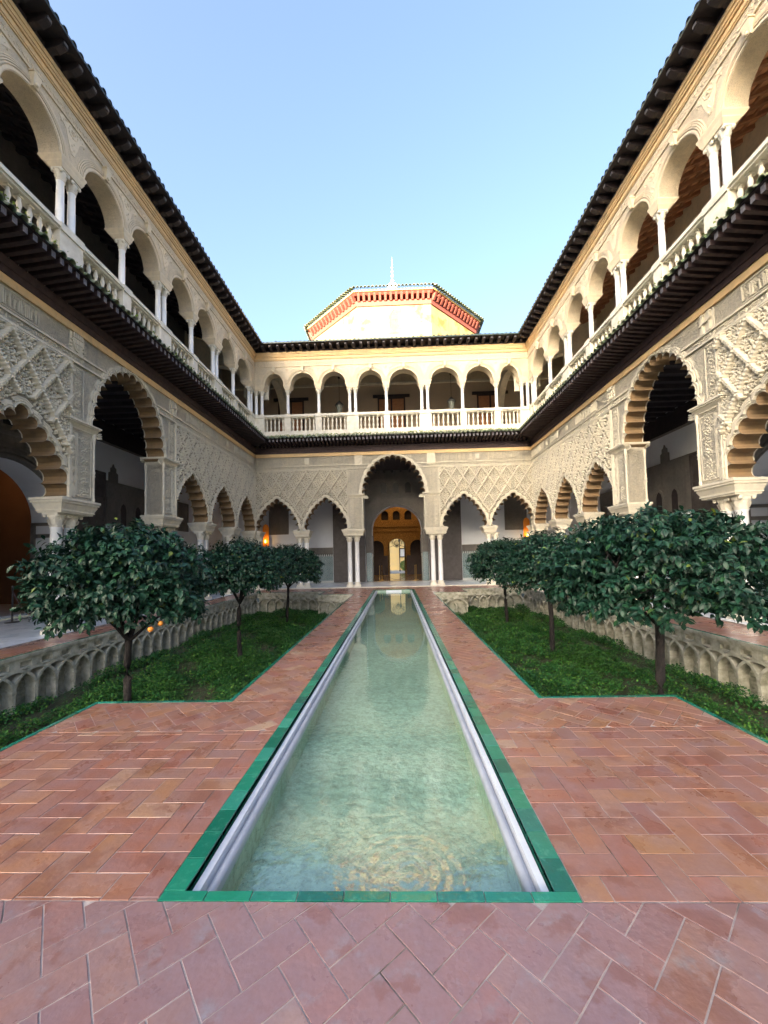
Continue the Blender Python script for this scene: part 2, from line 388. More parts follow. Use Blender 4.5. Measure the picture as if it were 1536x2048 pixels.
class Lobed:
    def __init__(s, cx, z0, cusps, sx=1.0, sz=1.0, jamb=None, jz=None):
        s.cx, s.z0 = cx, z0; s.cus = [(x*sx, z*sz) for x, z in cusps]; s.arcs = lobe_arcs(s.cus, None); s.jamb = jamb; s.jz = jz
    def outline(s, k=7):
        out = []
        if s.jamb: out += [(s.cx-s.jamb, s.jz), (s.cx-s.jamb, s.z0)]
        else: out += [(s.cx-s.cus[0][0], s.z0)]
        for a in s.arcs: out += [(s.cx+p.x, s.z0+p.y) for p in arc_pts(a, k)[:-1]]
        out += [(s.cx+s.cus[0][0], s.z0+s.cus[0][1])]
        if s.jamb: out += [(s.cx+s.jamb, s.z0), (s.cx+s.jamb, s.jz)]
        else: out += [(s.cx+s.cus[0][0], s.z0)]
        return out
    def near(s, x, z, m):
        p = Vector((x-s.cx, z-s.z0))
        if abs(p.x) < s.cus[0][0]+m and p.y < 0: return True
        if any((p-a[0]).length < a[1]+m for a in s.arcs): return True
        for i in range(len(s.cus)-1):
            if s.cus[i][1] <= p.y <= s.cus[i+1][1] and abs(p.x) < s.cus[i][0]: return True
        return False
    def beads(s, mb, offs=(.035, .085, .14), w=.028, h=(.05, .04, .028)):
        for off, hh in zip(offs, h):
            for i, a in enumerate(s.arcs):
                pts = arc_pts(a, 9, off, .25); nb = [s.arcs[j] for j in (i-1, i+1) if 0 <= j < len(s.arcs)]
                ok = [all((p-b[0]).length > b[1]+off-.012 for b in nb) and p.y > -.02 for p in pts]
                for j in range(len(pts)-1):
                    if not (ok[j] and ok[j+1]): continue
                    q = []
                    for p in (pts[j], pts[j+1]):
                        r = (p-a[0]).normalized(); i0 = p-r*w/2; o0 = p+r*w/2
                        q += [(s.cx+i0.x, 0, s.z0+i0.y), (s.cx+i0.x, -hh, s.z0+i0.y), (s.cx+o0.x, -hh, s.z0+o0.y), (s.cx+o0.x, 0, s.z0+o0.y)]
                    mb.add(q, [(0, 1, 5, 4), (1, 2, 6, 5), (2, 3, 7, 6), (0, 3, 2, 1), (4, 5, 6, 7)])

# ------------------------------------------------------------------ carved relief elements
def dome_el(mb, x, z, a, L, W, H=.045, base=0.0):
    ca, sa = math.cos(a), math.sin(a); vs = []
    for (k, hh) in ((1.0, 0), (.88, .8)):
        for i in range(6):
            t = 2*PI*i/6; px, pz = math.cos(t)*L*k, math.sin(t)*W*k*(1.0 if i in (1, 2) else .8)
            vs.append((x+px*ca-pz*sa, -(base+H*hh), z+px*sa+pz*ca))
    vs.append((x+.15*L*ca, -(base+H), z+.15*L*sa))
    fs = [(i, (i+1) % 6, (i+1) % 6+6, i+6) for i in range(6)]+[(i+6, (i+1) % 6+6, 12) for i in range(6)]
    mb.add(vs, fs, True)
DW, DH = .66, .96
def tile_elements(seed, dense=False):
    r = random.Random(seed); E = []
    for i in range(9): a = 2*PI*i/9+PI/2; E.append((.095*math.cos(a), -.03+.095*math.sin(a), a, .042, .022, .04))
    E.append((0, -.03, 0, .04, .04, .05))
    rows = [(.0, .33, 90), (.06, .25, 50), (.13, .16, 30), (.19, .06, 10), (.20, -.06, -20), (.15, -.16, -40), (.08, -.24, -60), (.0, -.34, 90), (.05, .17, 120), (.12, .04, 70), (.14, -.08, 110), (.06, -.17, 20), (.04, .40, 80), (.03, -.42, -80)]
    for x, z, a in rows:
        for sgn in ((1, -1) if x > .01 else (1,)):
            j = lambda q: r.uniform(-q, q)
            aa = R_(a)+j(.4); aa = aa if sgn > 0 else PI-aa
            E.append((sgn*x+j(.01), z+j(.012), aa, .052+j(.008), .026+j(.006), .055+j(.015)))
    for q in range(1500):
        x = r.uniform(-.30, .30); z = r.uniform(-.45, .45)
        if abs(x)/.25+abs(z)/.365 > 1 or len(E) > (104 if not dense else 96): continue
        if min(math.hypot(x-e[0], (z-e[1])) for e in E) < (.044 if not dense else .048): continue
        E.append((x, z, r.uniform(0, PI), .026+r.uniform(0, .01), .015+r.uniform(0, .005), .03+r.uniform(0, .035)))
    return E
TILE_E = [tile_elements(s) for s in (3, 5)]+[tile_elements(8, True)]
def rib_el(mb, x0, z0, x1, z1, keep, n=7, w=.036, h=.15):
    L = math.hypot(x1-x0, z1-z0); a = math.atan2(z1-z0, x1-x0); full = True
    for i in range(n):
        t = (i+.5)/n; x, z = x0+(x1-x0)*t, z0+(z1-z0)*t
        if keep and not keep(x, z): full = False; continue
        ca, sa = math.cos(a), math.sin(a); l = L/n/2*1.02; bulge = .012*math.sin(PI*((i % 2)+.5))
        vs = []
        for u in (-l, 0, l):
            ww = w+(.010 if u == 0 else 0)
            for v, hh in ((-ww, 0), (-ww*.55, h), (ww*.55, h), (ww, 0)): vs.append((x+u*ca-v*sa, -hh*(1 if u == 0 else .85), z+u*sa+v*ca))
        mb.add(vs, [(k*4+j, k*4+j+1, k*4+j+5, k*4+j+4) for k in (0, 1) for j in (0, 1, 2)]+[(0, 1, 2, 3), (8, 9, 10, 11)])
    return full
_mesh_cache = {}
def sebka(parent, s0, s1, z1, arches, zmin, s_ref, ribs=True, dense=False, zref=None):
    """carved lozenge panel: ribs and rosettes, one part per lozenge"""
    zref = zref if zref is not None else z1-.10
    keep = lambda x, z: s0+.02 < x < s1-.02 and zmin < z < z1-.03 and not any(a.near(x, z, .19) for a in arches)
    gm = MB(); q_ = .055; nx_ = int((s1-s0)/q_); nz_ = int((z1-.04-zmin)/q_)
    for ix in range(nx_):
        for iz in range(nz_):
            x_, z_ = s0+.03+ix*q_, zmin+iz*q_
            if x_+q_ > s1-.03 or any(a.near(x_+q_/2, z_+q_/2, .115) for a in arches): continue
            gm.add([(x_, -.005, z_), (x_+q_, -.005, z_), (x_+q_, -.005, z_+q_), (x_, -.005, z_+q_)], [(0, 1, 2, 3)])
    obj('relief_ground_shade', gm, GROUND_SHADE, parent)  # dark plate, painted shade in the gaps of the relief
    i0 = int((s0-s_ref)/DW)-2; i1 = int((s1-s_ref)/DW)+2
    for row in range(0, 9):
        for i in range(i0, i1):
            cx = s_ref+i*DW+(row % 2)*DW/2; cz = zref-row*DH/2
            if cz < zmin-.5 or cz > z1+.4 or cx < s0-.4 or cx > s1+.4: continue
            el = TILE_E[2] if dense else TILE_E[(i+row) % 2]; key = ('t', dense, (i+row) % 2)
            inside = [keep(cx+e[0], cz+e[1]) for e in el]
            if sum(inside) >= 3:
                if all(inside):
                    if key not in _mesh_cache:
                        mb = MB()
                        for e in el: dome_el(mb, *e[:5], e[5]*1.2)
                        _mesh_cache[key] = mb.mesh('carved_lozenge', STU_P)
                    link('carved_lozenge', _mesh_cache[key], parent, (cx, 0, cz))
                else:
                    mb = MB()
                    for e, k in zip(el, inside):
                        if k: dome_el(mb, *e[:5], e[5]*1.2)
                    obj('carved_lozenge', mb, STU_P, parent, loc=(cx, 0, cz))
            if ribs:
                for sg in (1, -1):
                    x0, z0, x1, zz1 = cx, cz+DH/2, cx+sg*DW/2, cz
                    ch = [keep(x0+(x1-x0)*(j+.5)/7, z0+(zz1-z0)*(j+.5)/7) for j in range(7)]
                    if not any(ch): continue
                    if all(ch):
                        key = ('r', sg)
                        if key not in _mesh_cache:
                            mb = MB(); rib_el(mb, 0, DH/2, sg*DW/2, 0, None); _mesh_cache[key] = mb.mesh('lattice_rib', STU_P)
                        link('lattice_rib', _mesh_cache[key], parent, (cx, 0, cz))
                    else:
                        mb = MB(); rib_el(mb, 0, DH/2, sg*DW/2, 0, lambda x, z: keep(cx+x, cz+z)); obj('lattice_rib', mb, STU_P, parent, loc=(cx, 0, cz))

def script_mesh(seed, W=.82, H=.40):
    r = random.Random(seed); mb = MB(); x = -W/2+.03
    mb.box(-W/2, W/2, -.022, 0, -H/2, -H/2+.018); mb.box(-W/2, W/2, -.022, 0, H/2-.018, H/2)
    mb.box(-W/2, -W/2+.018, -.022, 0, -H/2, H/2); mb.box(W/2-.018, W/2, -.022, 0, -H/2, H/2)
    while x < W/2-.04:
        k = r.random(); w_ = r.uniform(.010, .016)
        if k < .55:
            z1 = r.choice([H/2-.04, H/2-.09, .05, H/2-.06]); mb.box(x, x+w_, -.042, 0, -H/2+.05, z1)
            if r.random() < .5: mb.box(x, x+r.uniform(.04, .08), -.026, 0, z1-.014, z1)
            if r.random() < .6: mb.box(x-.03, x+.04, -.026, 0, -H/2+.05, -H/2+.064)
        else:
            z = r.uniform(-H/2+.06, H/2-.06)
            for q in range(5):
                a = q*1.2; dome_el(mb, x+.02*math.cos(a), z+.03*math.sin(a), a, .016, .009, .026)
        for q in range(2): dome_el(mb, x+r.uniform(-.02, .03), r.uniform(-H/2+.05, H/2-.05), r.uniform(0, 3), .016, .008, .022)
        x += r.uniform(.028, .05)
    return mb.mesh('carved_script', STU_P)
SCRIPT = [script_mesh(s) for s in (1, 2, 3, 4)]
def small_band_mesh(seed, W=.62, H=.13):
    r = random.Random(seed); mb = MB()
    for i in range(34): dome_el(mb, r.uniform(-W/2+.02, W/2-.02), r.uniform(-H/2+.02, H/2-.02), r.uniform(0, 3), .022, .009, .02)
    mb.box(W/2-.012, W/2, -.02, 0, -H/2, H/2); mb.box(-W/2, W/2, -.02, 0, -H/2, -H/2+.01); return mb.mesh('small_script_band', STU_P)
SBAND = [small_band_mesh(s) for s in (1, 2)]
def arab_mesh(seed, W, H):
    r = random.Random(seed); mb = MB()
    mb.box(-W/2, W/2, -.02, 0, -H/2, -H/2+.016); mb.box(-W/2, W/2, -.02, 0, H/2-.016, H/2); mb.box(-W/2, -W/2+.016, -.02, 0, -H/2, H/2); mb.box(W/2-.016, W/2, -.02, 0, -H/2, H/2)
    n = max(1, int(H/.22))
    for k in range(n):
        zc = -H/2+(k+.5)*H/n
        for i in range(7):
            a = 2*PI*i/7; rr = min(W, H/n)*.30; dome_el(mb, rr*math.cos(a), zc+rr*math.sin(a), a+.9, .035, .014, .024)
        dome_el(mb, 0, zc, 0, .03, .03, .03)
        for q in range(12): dome_el(mb, r.uniform(-W/2+.04, W/2-.04), zc+r.uniform(-.5, .5)*H/n*.9, r.uniform(0, 3), .022, .009, .022)
    return mb

# ------------------------------------------------------------------ columns
def shaft_prof(r, h): return [(r*1.06, 0), (r, .04), (r*1.0, h*.4), (r*.93, h-.03), (r*1.02, h-.02), (r*1.02, h)]
def col_meshes(tagn, r, h, hb, hc, mat, matc):
    b = MB(); b.box(-r*1.5, r*1.5, -r*1.5, r*1.5, 0, hb*.35); b.lathe([(r*1.42, hb*.35), (r*1.46, hb*.5), (r*1.3, hb*.62), (r*1.12, hb*.72), (r*1.25, hb*.84), (r*1.2, hb*.95), (r*1.05, hb)], 14)
    s_ = MB().lathe(shaft_prof(r, h), 16)
    c = MB(); c.lathe([(r*.95, 0), (r*1.15, .015), (r*.98, .04), (r*1.05, hc*.35), (r*1.25, hc*.62), (r*1.5, hc*.82), (r*1.35, hc*.86)], 12)
    for i in range(8):
        a = 2*PI*i/8+PI/8; q = r*1.15
        vs = [(q*math.cos(a-.25), q*math.sin(a-.25), hc*.15), (q*math.cos(a+.25), q*math.sin(a+.25), hc*.15), (q*1.28*math.cos(a+.18), q*1.28*math.sin(a+.18), hc*.5), (q*1.28*math.cos(a-.18), q*1.28*math.sin(a-.18), hc*.5), (q*1.05*math.cos(a), q*1.05*math.sin(a), hc*.58)]
        c.add(vs, [(0, 1, 2, 3), (3, 2, 4)])
    for i in range(4):
        a = PI/4+PI/2*i; q = r*1.72; c.lathe([(.001, -.045), (.035, -.03), (.042, 0), (.035, .03), (.001, .045)], 8, (q*math.cos(a), q*math.sin(a), hc*.78))
    c.box(-r*1.5, r*1.5, -r*1.5, r*1.5, hc*.86, hc)
    return b.mesh('column_base', STONE_W), s_.mesh('column_shaft', mat), c.mesh('column_capital', matc)
LC = col_meshes('l', .122, 2.17, .26, .33, MARBLE, STONE_W)     # lower: base .04..0.30, shaft ..2.47, capital ..2.80
UC = col_meshes('u', .083, 1.02, .10, .27, MARBLE, STONE_W)     # upper: 9.50..9.60, ..10.62, ..10.89
def column(parent, s, d, z, ms, hb, h, sc=1):
    e = bpy.data.objects.new('column', None); COL.objects.link(e); e.parent = parent; e.location = (s, -d, z); e.empty_display_size = .1
    link('base', ms[0], e); link('shaft', ms[1], e, (0, 0, hb)); link('capital', ms[2], e, (0, 0, hb+h)); return e
BAL = MB(); BAL.box(-.055, .055, -.055, .055, 0, .05)
BAL.lathe([(.035, .05), (.045, .075), (.028, .10), (.04, .16), (.058, .23), (.05, .30), (.03, .36), (.045, .385), (.03, .41), (.038, .47), (.055, .55), (.045, .60), (.028, .655), (.04, .68), (.03, .70)], 10)
BAL.box(-.055, .055, -.055, .055, .70, .74); BALM = BAL.mesh('baluster', STONE_W)

# roof tile (half pipe), lies along -y (into court) ; local origin at upper end
def tile_mesh(L, r=.082, mat=None, th=.014):
    mb = MB(); n = 6
    for rr in (r, r-th):
        vs = []
        for k, (y, q) in enumerate(((0, .88), (-L, 1.0))):
            for i in range(n+1): a = PI*i/n; vs.append((rr*q*math.cos(a), y, rr*q*math.sin(a)))
        mb.add(vs, [(i, i+1, i+n+2, i+n+1) for i in range(n)], True)
    vs = [((r)*math.cos(PI*i/n), -L, r*math.sin(PI*i/n)) for i in range(n+1)]+[((r-th)*math.cos(PI*i/n), -L, (r-th)*math.sin(PI*i/n)) for i in range(n+1)]
    mb.add(vs, [(i, i+1, i+n+2, i+n+1) for i in range(n)])
    return mb.mesh('roof_tile', mat or TILE)
_tiles = {}
def tile_at(parent, L, mat, loc, slope, r=.082, name='roof_tile'):
    k = (round(L, 2), mat.name, r)
    if k not in _tiles: _tiles[k] = tile_mesh(max(.05, round(L, 2)), r, mat)
    j = random.uniform(-.012, .012)
    return link(name, _tiles[k], parent, loc, (slope+random.uniform(-.02, .02), random.uniform(-.06, .06), j))

# ------------------------------------------------------------------ wing builder (local: s along wall, y=-d towards court, z up)
def molding(parent, s0, s1, steps, name='moulding', mat=STU_P, back=0.0):
    mb = MB()
    for z0, z1, d in steps: mb.box(s0, s1, -d, -back, z0, z1)
    return obj(name, mb, mat, parent)
def shield(parent, s, z, kind=0, sc=1.0):
    mb = MB(); W, H = .42*sc, .58*sc
    mb.box(s-W/2, s+W/2, -.012, 0, z-H/2, z+H/2)
    if kind == 0:      # shield with crown
        n = 14; out = []
        for i in range(n+1):
            t = -1+2*i/n; out.append((s+t*.15*sc, z-.20*sc+.20*sc*abs(t)**2.2))
        out += [(s+.15*sc, z+.10*sc), (s-.15*sc, z+.10*sc)]
        mb.plate(out, .055, .01); inn = [(s+(p[0]-s)*.78, z-.02+(p[1]-z+.02)*.78) for p in out]; mb.plate(inn, .07, .055)
        for i in range(5): x = s+(-.12+.06*i)*sc; mb.plate([(x-.028*sc, z+.12*sc), (x+.028*sc, z+.12*sc), (x+.018*sc, z+.22*sc), (x, z+.25*sc), (x-.018*sc, z+.22*sc)], .06, .01)
        for sg in (-1, 1):
            for q in range(4): dome_el(mb, s+sg*(.17+.01*q)*sc, z+(.05-.09*q)*sc, q, .03*sc, .018*sc, .045, .012)
        mb.box(s-.014, s+.014, -.085, -.07, z-.14*sc, z+.08*sc); mb.box(s-.10*sc, s+.10*sc, -.085, -.07, z-.04, z-.012)
    elif kind == 1:    # two pillars with scroll
        for sg in (-1, 1):
            mb.box(s+sg*.10*sc-.022, s+sg*.10*sc+.022, -.055, -.01, z-.20*sc, z+.18*sc); mb.box(s+sg*.10*sc-.045, s+sg*.10*sc+.045, -.06, -.01, z+.18*sc, z+.22*sc); mb.box(s+sg*.10*sc-.045, s+sg*.10*sc+.045, -.06, -.01, z-.24*sc, z-.20*sc)
        mb.plate([(s-.18*sc, z-.05), (s-.16*sc, z-.01), (s+.18*sc, z+.06), (s+.17*sc, z+.015)], .075, .03)
    else:              # plain framed block with shallow marks
        mb.box(s-W*.42, s+W*.42, -.045, -.01, z-H*.40, z+H*.40)
        for i in range(3):
            for j in range(2): mb.box(s-W*.3+i*W*.23, s-W*.2+i*W*.23, -.065, -.045, z-H*.25+j*H*.27, z-H*.08+j*H*.27)
    return obj('carved_shield', mb, STU_P, parent)

def impost(parent, s0, s1, z0, z1, d0=-TH, proj=.10, name='impost', mat=STU_P):
    mb = MB(); H = z1-z0
    B = lambda za, zb, e: mb.box(s0-e, s1+e, -e, -d0+e, z0+H*za, z0+H*zb)
    B(0, .12, proj*.05); B(.12, .22, proj*.32); mb.taper((s0-proj*.15, s1+proj*.15, -proj*.15, -d0+proj*.15, z0+H*.22), (s0-proj*.75, s1+proj*.75, -proj*.75, -d0+proj*.75, z0+H*.60))
    B(.60, .68, proj*.62); B(.68, .80, proj*.95); B(.80, .84, proj*.8); B(.84, 1.0, proj*1.15)
    return obj(name, mb, mat, parent)

def build_wing(name, label, loc, rz, s0, s1, big, small, cols_low, piers, upcols, corner_lo, corner_hi, back_d, panels, side):
    W = thing(name, label, 'palace wing', loc, rz)
    cb, bsx, bj = big
    LO = Lobed(cb, 4.86, CUS_B, bsx, 1.0, bj, 3.12)
    arches = [Lobed(c, 3.14, CUS_S, sx) for c, sx in small]
    allA = sorted(arches+[LO], key=lambda a: a.cx)
    # ---- lower arcade wall
    poly = [(s0, 3.12)]
    for a in allA:
        o = a.outline(); o = [(p[0], max(p[1], 3.12)) for p in o]
        if o[0][1] > 3.121: o = [(o[0][0], 3.12)]+o+[(o[-1][0], 3.12)]
        poly += o
    poly += [(s1, 3.12), (s1, 7.32), (s0, 7.32)]
    clean = [poly[0]]
    for p in poly[1:]:
        if math.hypot(p[0]-clean[-1][0], p[1]-clean[-1][1]) > 1e-4: clean.append(p)
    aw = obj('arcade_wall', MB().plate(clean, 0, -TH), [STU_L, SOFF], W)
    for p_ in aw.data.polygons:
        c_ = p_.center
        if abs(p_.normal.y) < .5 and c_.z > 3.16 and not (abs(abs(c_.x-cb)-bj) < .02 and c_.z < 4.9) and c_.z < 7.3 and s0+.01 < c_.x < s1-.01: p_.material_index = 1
    for a in arches+[LO]:
        mb = MB(); a.beads(mb, (.092,), .15, (.014,)); a.beads(mb); obj('archivolt', mb, STU_P, W)
        mb = MB();
        b2 = MB(); a.beads(b2, (.06,), .09, (.014,)); a.beads(b2, (.035, .085), .028, (.05, .04)); b2.v = [(x, TH-y, z) for x, y, z in b2.v]; obj('archivolt', b2, STU_P, W)
    # ---- mouldings, frieze
    lo, hi = s0, s1
    def clear(x): return abs(x-cb) > 0
    molding(W, lo, hi, [(7.16, 7.32, .035), (7.13, 7.16, .055)], 'cornice_strip', STU_G)
    hw = LO.arcs[len(LO.arcs)//2][1]*0+1.15*bsx
    for a, b in ((lo, cb-1.25*bsx), (cb+1.25*bsx, hi)):
        molding(W, a, b, [(6.605, 6.645, .045), (6.40, 6.435, .05)], 'string_course')
    x = lo+.5; i = 0
    shs = [q[0] for q in piers[0]] if piers[0] else []
    while x < hi-.4:
        if not any(abs(x-q) < .66 for q in shs) and not LO.near(x, 6.7, .34) and not LO.near(x-.35, 6.7, .25) and not LO.near(x+.35, 6.7, .25):
            link('carved_script', SCRIPT[i % 4], W, (x, 0, 6.885))
        i += 1; x += .835
    x = lo+.35; i = 0
    while x < hi-.3:
        if not LO.near(x-.3, 6.52, .22) and not LO.near(x+.3, 6.52, .22): link('small_script_band', SBAND[i % 2], W, (x, 0, 6.52))
        i += 1; x += .625
    for s_, k, sc in piers[0]: shield(W, s_, 6.88, k, sc)
    # ---- piers of the big arch: imposts, relief, colonnettes
    for sg in (-1, 1):
        ji = cb+sg*bj; jo = ji+sg*.70
        a, b = min(ji, jo), max(ji, jo)
        impost(W, a, b, 4.80, 5.02, -TH, .12, 'impost')
        wdt = .44; cxp = ji+sg*.27
        obj('carved_panel', arab_mesh(4, wdt, 1.52), STU_P, W, loc=(cxp, 0, 3.98))
        obj('carved_panel', arab_mesh(5, .15, 1.52), STU_P, W, loc=(ji+sg*.59, 0, 3.98))
        obj('carved_panel', arab_mesh(6, .38, 1.25), STU_P, W, loc=(ji+sg*.50, 0, 5.70))
        # reveal face relief
        mb = arab_mesh(7, .40, 1.45); mb.v = [(-p[1]*1.0, p[0], p[2]) for p in mb.v]
        obj('carved_panel', mb, STU_F, W, loc=(ji, TH/2, 3.98), scale=(-sg, 1, 1))
        for d in (.02, -TH-.02):
            mb = MB().lathe([(.035, 3.14), (.04, 3.2), (.028, 3.25), (.028, 3.75), (.045, 3.78), (.028, 3.82), (.045, 3.88), (.028, 3.92), (.028, 4.6), (.042, 4.66), (.05, 4.8), (.05, 4.84)], 8)
            obj('colonnette', mb, STU_P, W, loc=(ji-sg*.012, -d, 0))
    # ---- sebka panels
    for (a, b, ref, ribs, dense) in panels:
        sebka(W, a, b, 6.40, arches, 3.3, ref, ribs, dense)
        mb = MB()
        for x in (a, b):
            if abs(x-s0) > .05 and abs(x-s1) > .05: mb.box(x-.045, x-.015, -.06, 0, 3.14, 6.40); mb.box(x+.01, x+.035, -.045, 0, 3.14, 6.37)
        mb.box(a, b, -.055, 0, 6.355, 6.38); obj('panel_frame', mb, STU_P, W)
    # ---- lower columns and abaci
    for c, n, sp in cols_low:
        for i in range(n): column(W, c+(i-(n-1)/2)*sp, -TH/2, .03, LC, .26, 2.17)
    for a, b in piers[1]: impost(W, a, b, 2.78, 3.12, -TH, .10, 'abacus')
    # ---- lower eave : fascia, rafters, deck, tiles
    def cdist(x):
        c = 99
        if corner_lo: c = min(c, x-s0)
        if corner_hi: c = min(c, s1-x)
        return c
    a0 = lambda d: s0+(d if corner_lo else 0); a1 = lambda d: s1-(d if corner_hi else 0)
    def trap(mb, d0, z0, d1, z1, t):    # slab between depth lines
        mb.add([(a0(d0), -d0, z0), (a1(d0), -d0, z0), (a1(d1), -d1, z1), (a0(d1), -d1, z1), (a0(d0), -d0, z0+t), (a1(d0), -d0, z0+t), (a1(d1), -d1, z1+t), (a0(d1), -d1, z1+t)],
               [(0, 3, 2, 1), (4, 5, 6, 7), (0, 1, 5, 4), (1, 2, 6, 5), (2, 3, 7, 6), (3, 0, 4, 7)])
    mb = MB(); trap(mb, 0, 7.322, .07, 7.322, .14); trap(mb, 0, 7.462, .10, 7.462, .19); obj('fascia_beam', mb, WOOD_R, W)
    mb = MB(); trap(mb, 0, 7.805, .90, 7.885, .03); obj('eave_boards', mb, WOOD_D, W)
    mb = MB(); trap(mb, 0, 8.215, .90, 7.89, .03); obj('eave_deck', mb, WOOD_D, W)
    RL = .86; rm = MB(); rm.add([(-.045, 0, 7.655), (.045, 0, 7.655), (.045, -RL, 7.745), (-.045, -RL, 7.745), (-.045, 0, 7.80), (.045, 0, 7.80), (.045, -RL, 7.875), (-.045, -RL, 7.875)], [(0, 3, 2, 1), (4, 5, 6, 7), (0, 1, 5, 4), (1, 2, 6, 5), (3, 0, 4, 7)])
    rmesh = rm.mesh('rafter', WOOD_R); em = MB().box(-.046, .046, -RL-.006, -RL, 7.747, 7.877).mesh('rafter_end', WOOD_E)
    x = s0+.1
    while x < s1-.08:
        c = cdist(x)
        if c > RL+.08:
            r_ = link('rafter', rmesh, W, (x, 0, 0)); link('rafter_end', em, r_)
        elif c > .14: link('rafter', rmesh, W, (x, 0, 0), scale=(1, (c-.06)/RL, 1))
        x += .197
    sl_ = math.atan2(.36, .97); PIT = .213; x = s0+.1; rowL = .52
    while x < s1-.08:
        c = cdist(x)
        for k in range(2):                  # two courses
            dt = .0+k*.47; de = min(dt+rowL, .99)
            if c < 1.02: de = min(de, c)
            if de-dt < .12: continue
            tile_at(W, de-dt, TILE, (x, -dt, 8.235-dt*math.tan(sl_)+(.03 if k == 0 else .012)), sl_)
        x += PIT
    # moss on the tiles
    mb = MB(); r = random.Random(5+int(loc[0]*10))
    for i in range(int((s1-s0)*(62 if side == 'far' else 15))):
        x = r.uniform(a0(1), a1(1)); d = .98-abs(r.gauss(0, .12)); z = 8.30-d*math.tan(sl_)+r.uniform(.03, .11)
        if r.random() < .35: d = r.uniform(.2, .95); z = 8.30-d*math.tan(sl_)+r.uniform(.06, .1)
        q = r.uniform(.012, .035)
        for t in range(3):
            a = r.uniform(0, 6.28); hx, hy = math.cos(a)*q, math.sin(a)*q
            mb.add([(x-hx, -d-hy, z), (x+hx, -d+hy, z), (x+r.uniform(-q, q), -d-r.uniform(0, q), z+r.uniform(-.5, 1.6)*q)], [(0, 1, 2)])
    o = obj('moss', mb, MOSSG, W); o['kind'] = 'stuff'
    # ---- balustrade
    mb = MB(); mb.box(s0, s1, -.03, .34, 8.26, 8.42); mb.box(s0, s1, -.015, .30, 8.42, 8.58); obj('balustrade_plinth', mb, STONE_W, W)
    mb = MB(); mb.box(s0, s1, -.0, .28, 9.33, 9.38); mb.box(s0, s1, -.045, .31, 9.38, 9.45); mb.box(s0, s1, -.02, .29, 9.45, 9.50); obj('handrail', mb, STONE_W, W)
    ups = [(c, n) for c, n in upcols]
    for c, n in ups:
        hwid = .33 if n == 2 else .17
        a, b = max(s0, c-hwid), min(s1, c+hwid)
        mb = MB(); mb.box(a, b, -.018, .31, 8.585, 9.33); mb.box(a-.0, b+.0, -.055, .32, 9.33, 9.505); obj('pedestal', mb, STONE_W, W)
        for i in range(n): column(W, c+(i-(n-1)/2)*.32, -.15, 9.505, UC, .10, 1.02)
        e = .09; hw2 = .12 if n == 1 else .28
        mb = MB(); mb.taper((c-hw2, c+hw2, -.0, .30, 10.895), (c-hw2-.05, c+hw2+.05, -.03, .40, 11.0)); mb.box(c-hw2-.05, c+hw2+.05, -.03, .42, 11.0, 11.03); mb.taper((c-hw2-.05, c+hw2+.05, -.03, .45, 11.03), (c-hw2-.09, c+hw2+.09, -.06, .52, 11.12)); mb.box(c-hw2-.09, c+hw2+.09, -.06, .52, 11.12, 11.15)
        obj('impost_block', mb, STU_UP, W)
    for (c0, n0), (c1, n1) in zip(ups[:-1], ups[1:]):
        a = c0+(.33 if n0 == 2 else .17); b = c1-(.33 if n1 == 2 else .17); k = 6 if b-a > 1.2 else 5
        for i in range(k): link('baluster', BALM, W, (a+(i+.5)*(b-a)/k, .13, 8.585), rot=(0, 0, 0))
    # ---- upper arcade wall
    UT = .5; poly = [(s0, 11.15)]; ua = []
    for (c0, n0), (c1, n1) in zip(ups[:-1], ups[1:]):
        a = c0+(.365 if n0 == 2 else .205); b = c1-(.365 if n1 == 2 else .205); m = (a+b)/2; hw_ = (b-a)/2; ua.append((m, hw_))
        rise = .66
        poly += [(m-hw_*math.cos(PI*i/20), 11.15+rise*math.sin(PI*i/20)) for i in range(21)]
    poly += [(s1, 11.15), (s1, 12.95), (s0, 12.95)]
    obj('upper_arcade_wall', MB().plate(poly, 0, -UT), STU_U, W)
    for m, hw_ in ua:
        mb = MB()
        for off, w_, h_ in ((.02, .05, .02), (.10, .022, .03), (.14, .022, .036), (.18, .022, .03), (.22, .02, .02)):
            P_ = []
            for i in range(25):
                t = PI*i/24; P_.append(((m-(hw_+off)*math.cos(t), 11.15+(.66+off)*math.sin(t)), (m-(hw_+off+w_)*math.cos(t), 11.15+(.66+off+w_)*math.sin(t))))
            for (p, q), (p2, q2) in zip(P_[:-1], P_[1:]):
                if min(p[0], p2[0], q[0], q2[0]) < s0 or max(p[0], p2[0], q[0], q2[0]) > s1: continue
                mb.add([(p[0], 0, p[1]), (p[0], -h_, p[1]), (q[0], -h_, q[1]), (q[0], 0, q[1]), (p2[0], 0, p2[1]), (p2[0], -h_, p2[1]), (q2[0], -h_, q2[1]), (q2[0], 0, q2[1])], [(0, 1, 5, 4), (1, 2, 6, 5), (2, 3, 7, 6)])
        obj('archivolt', mb, STU_UP, W)
        mb = MB(); mb.taper((m-.06, m+.06, -.08, 0, 11.84), (m-.09, m+.09, -.13, 0, 12.12)); mb.box(m-.11, m+.11, -.14, 0, 12.12, 12.16)
        dome_el(mb, m, 11.9, PI/2, .05, .05, .04, .09); obj('keystone', mb, STU_UP, W)
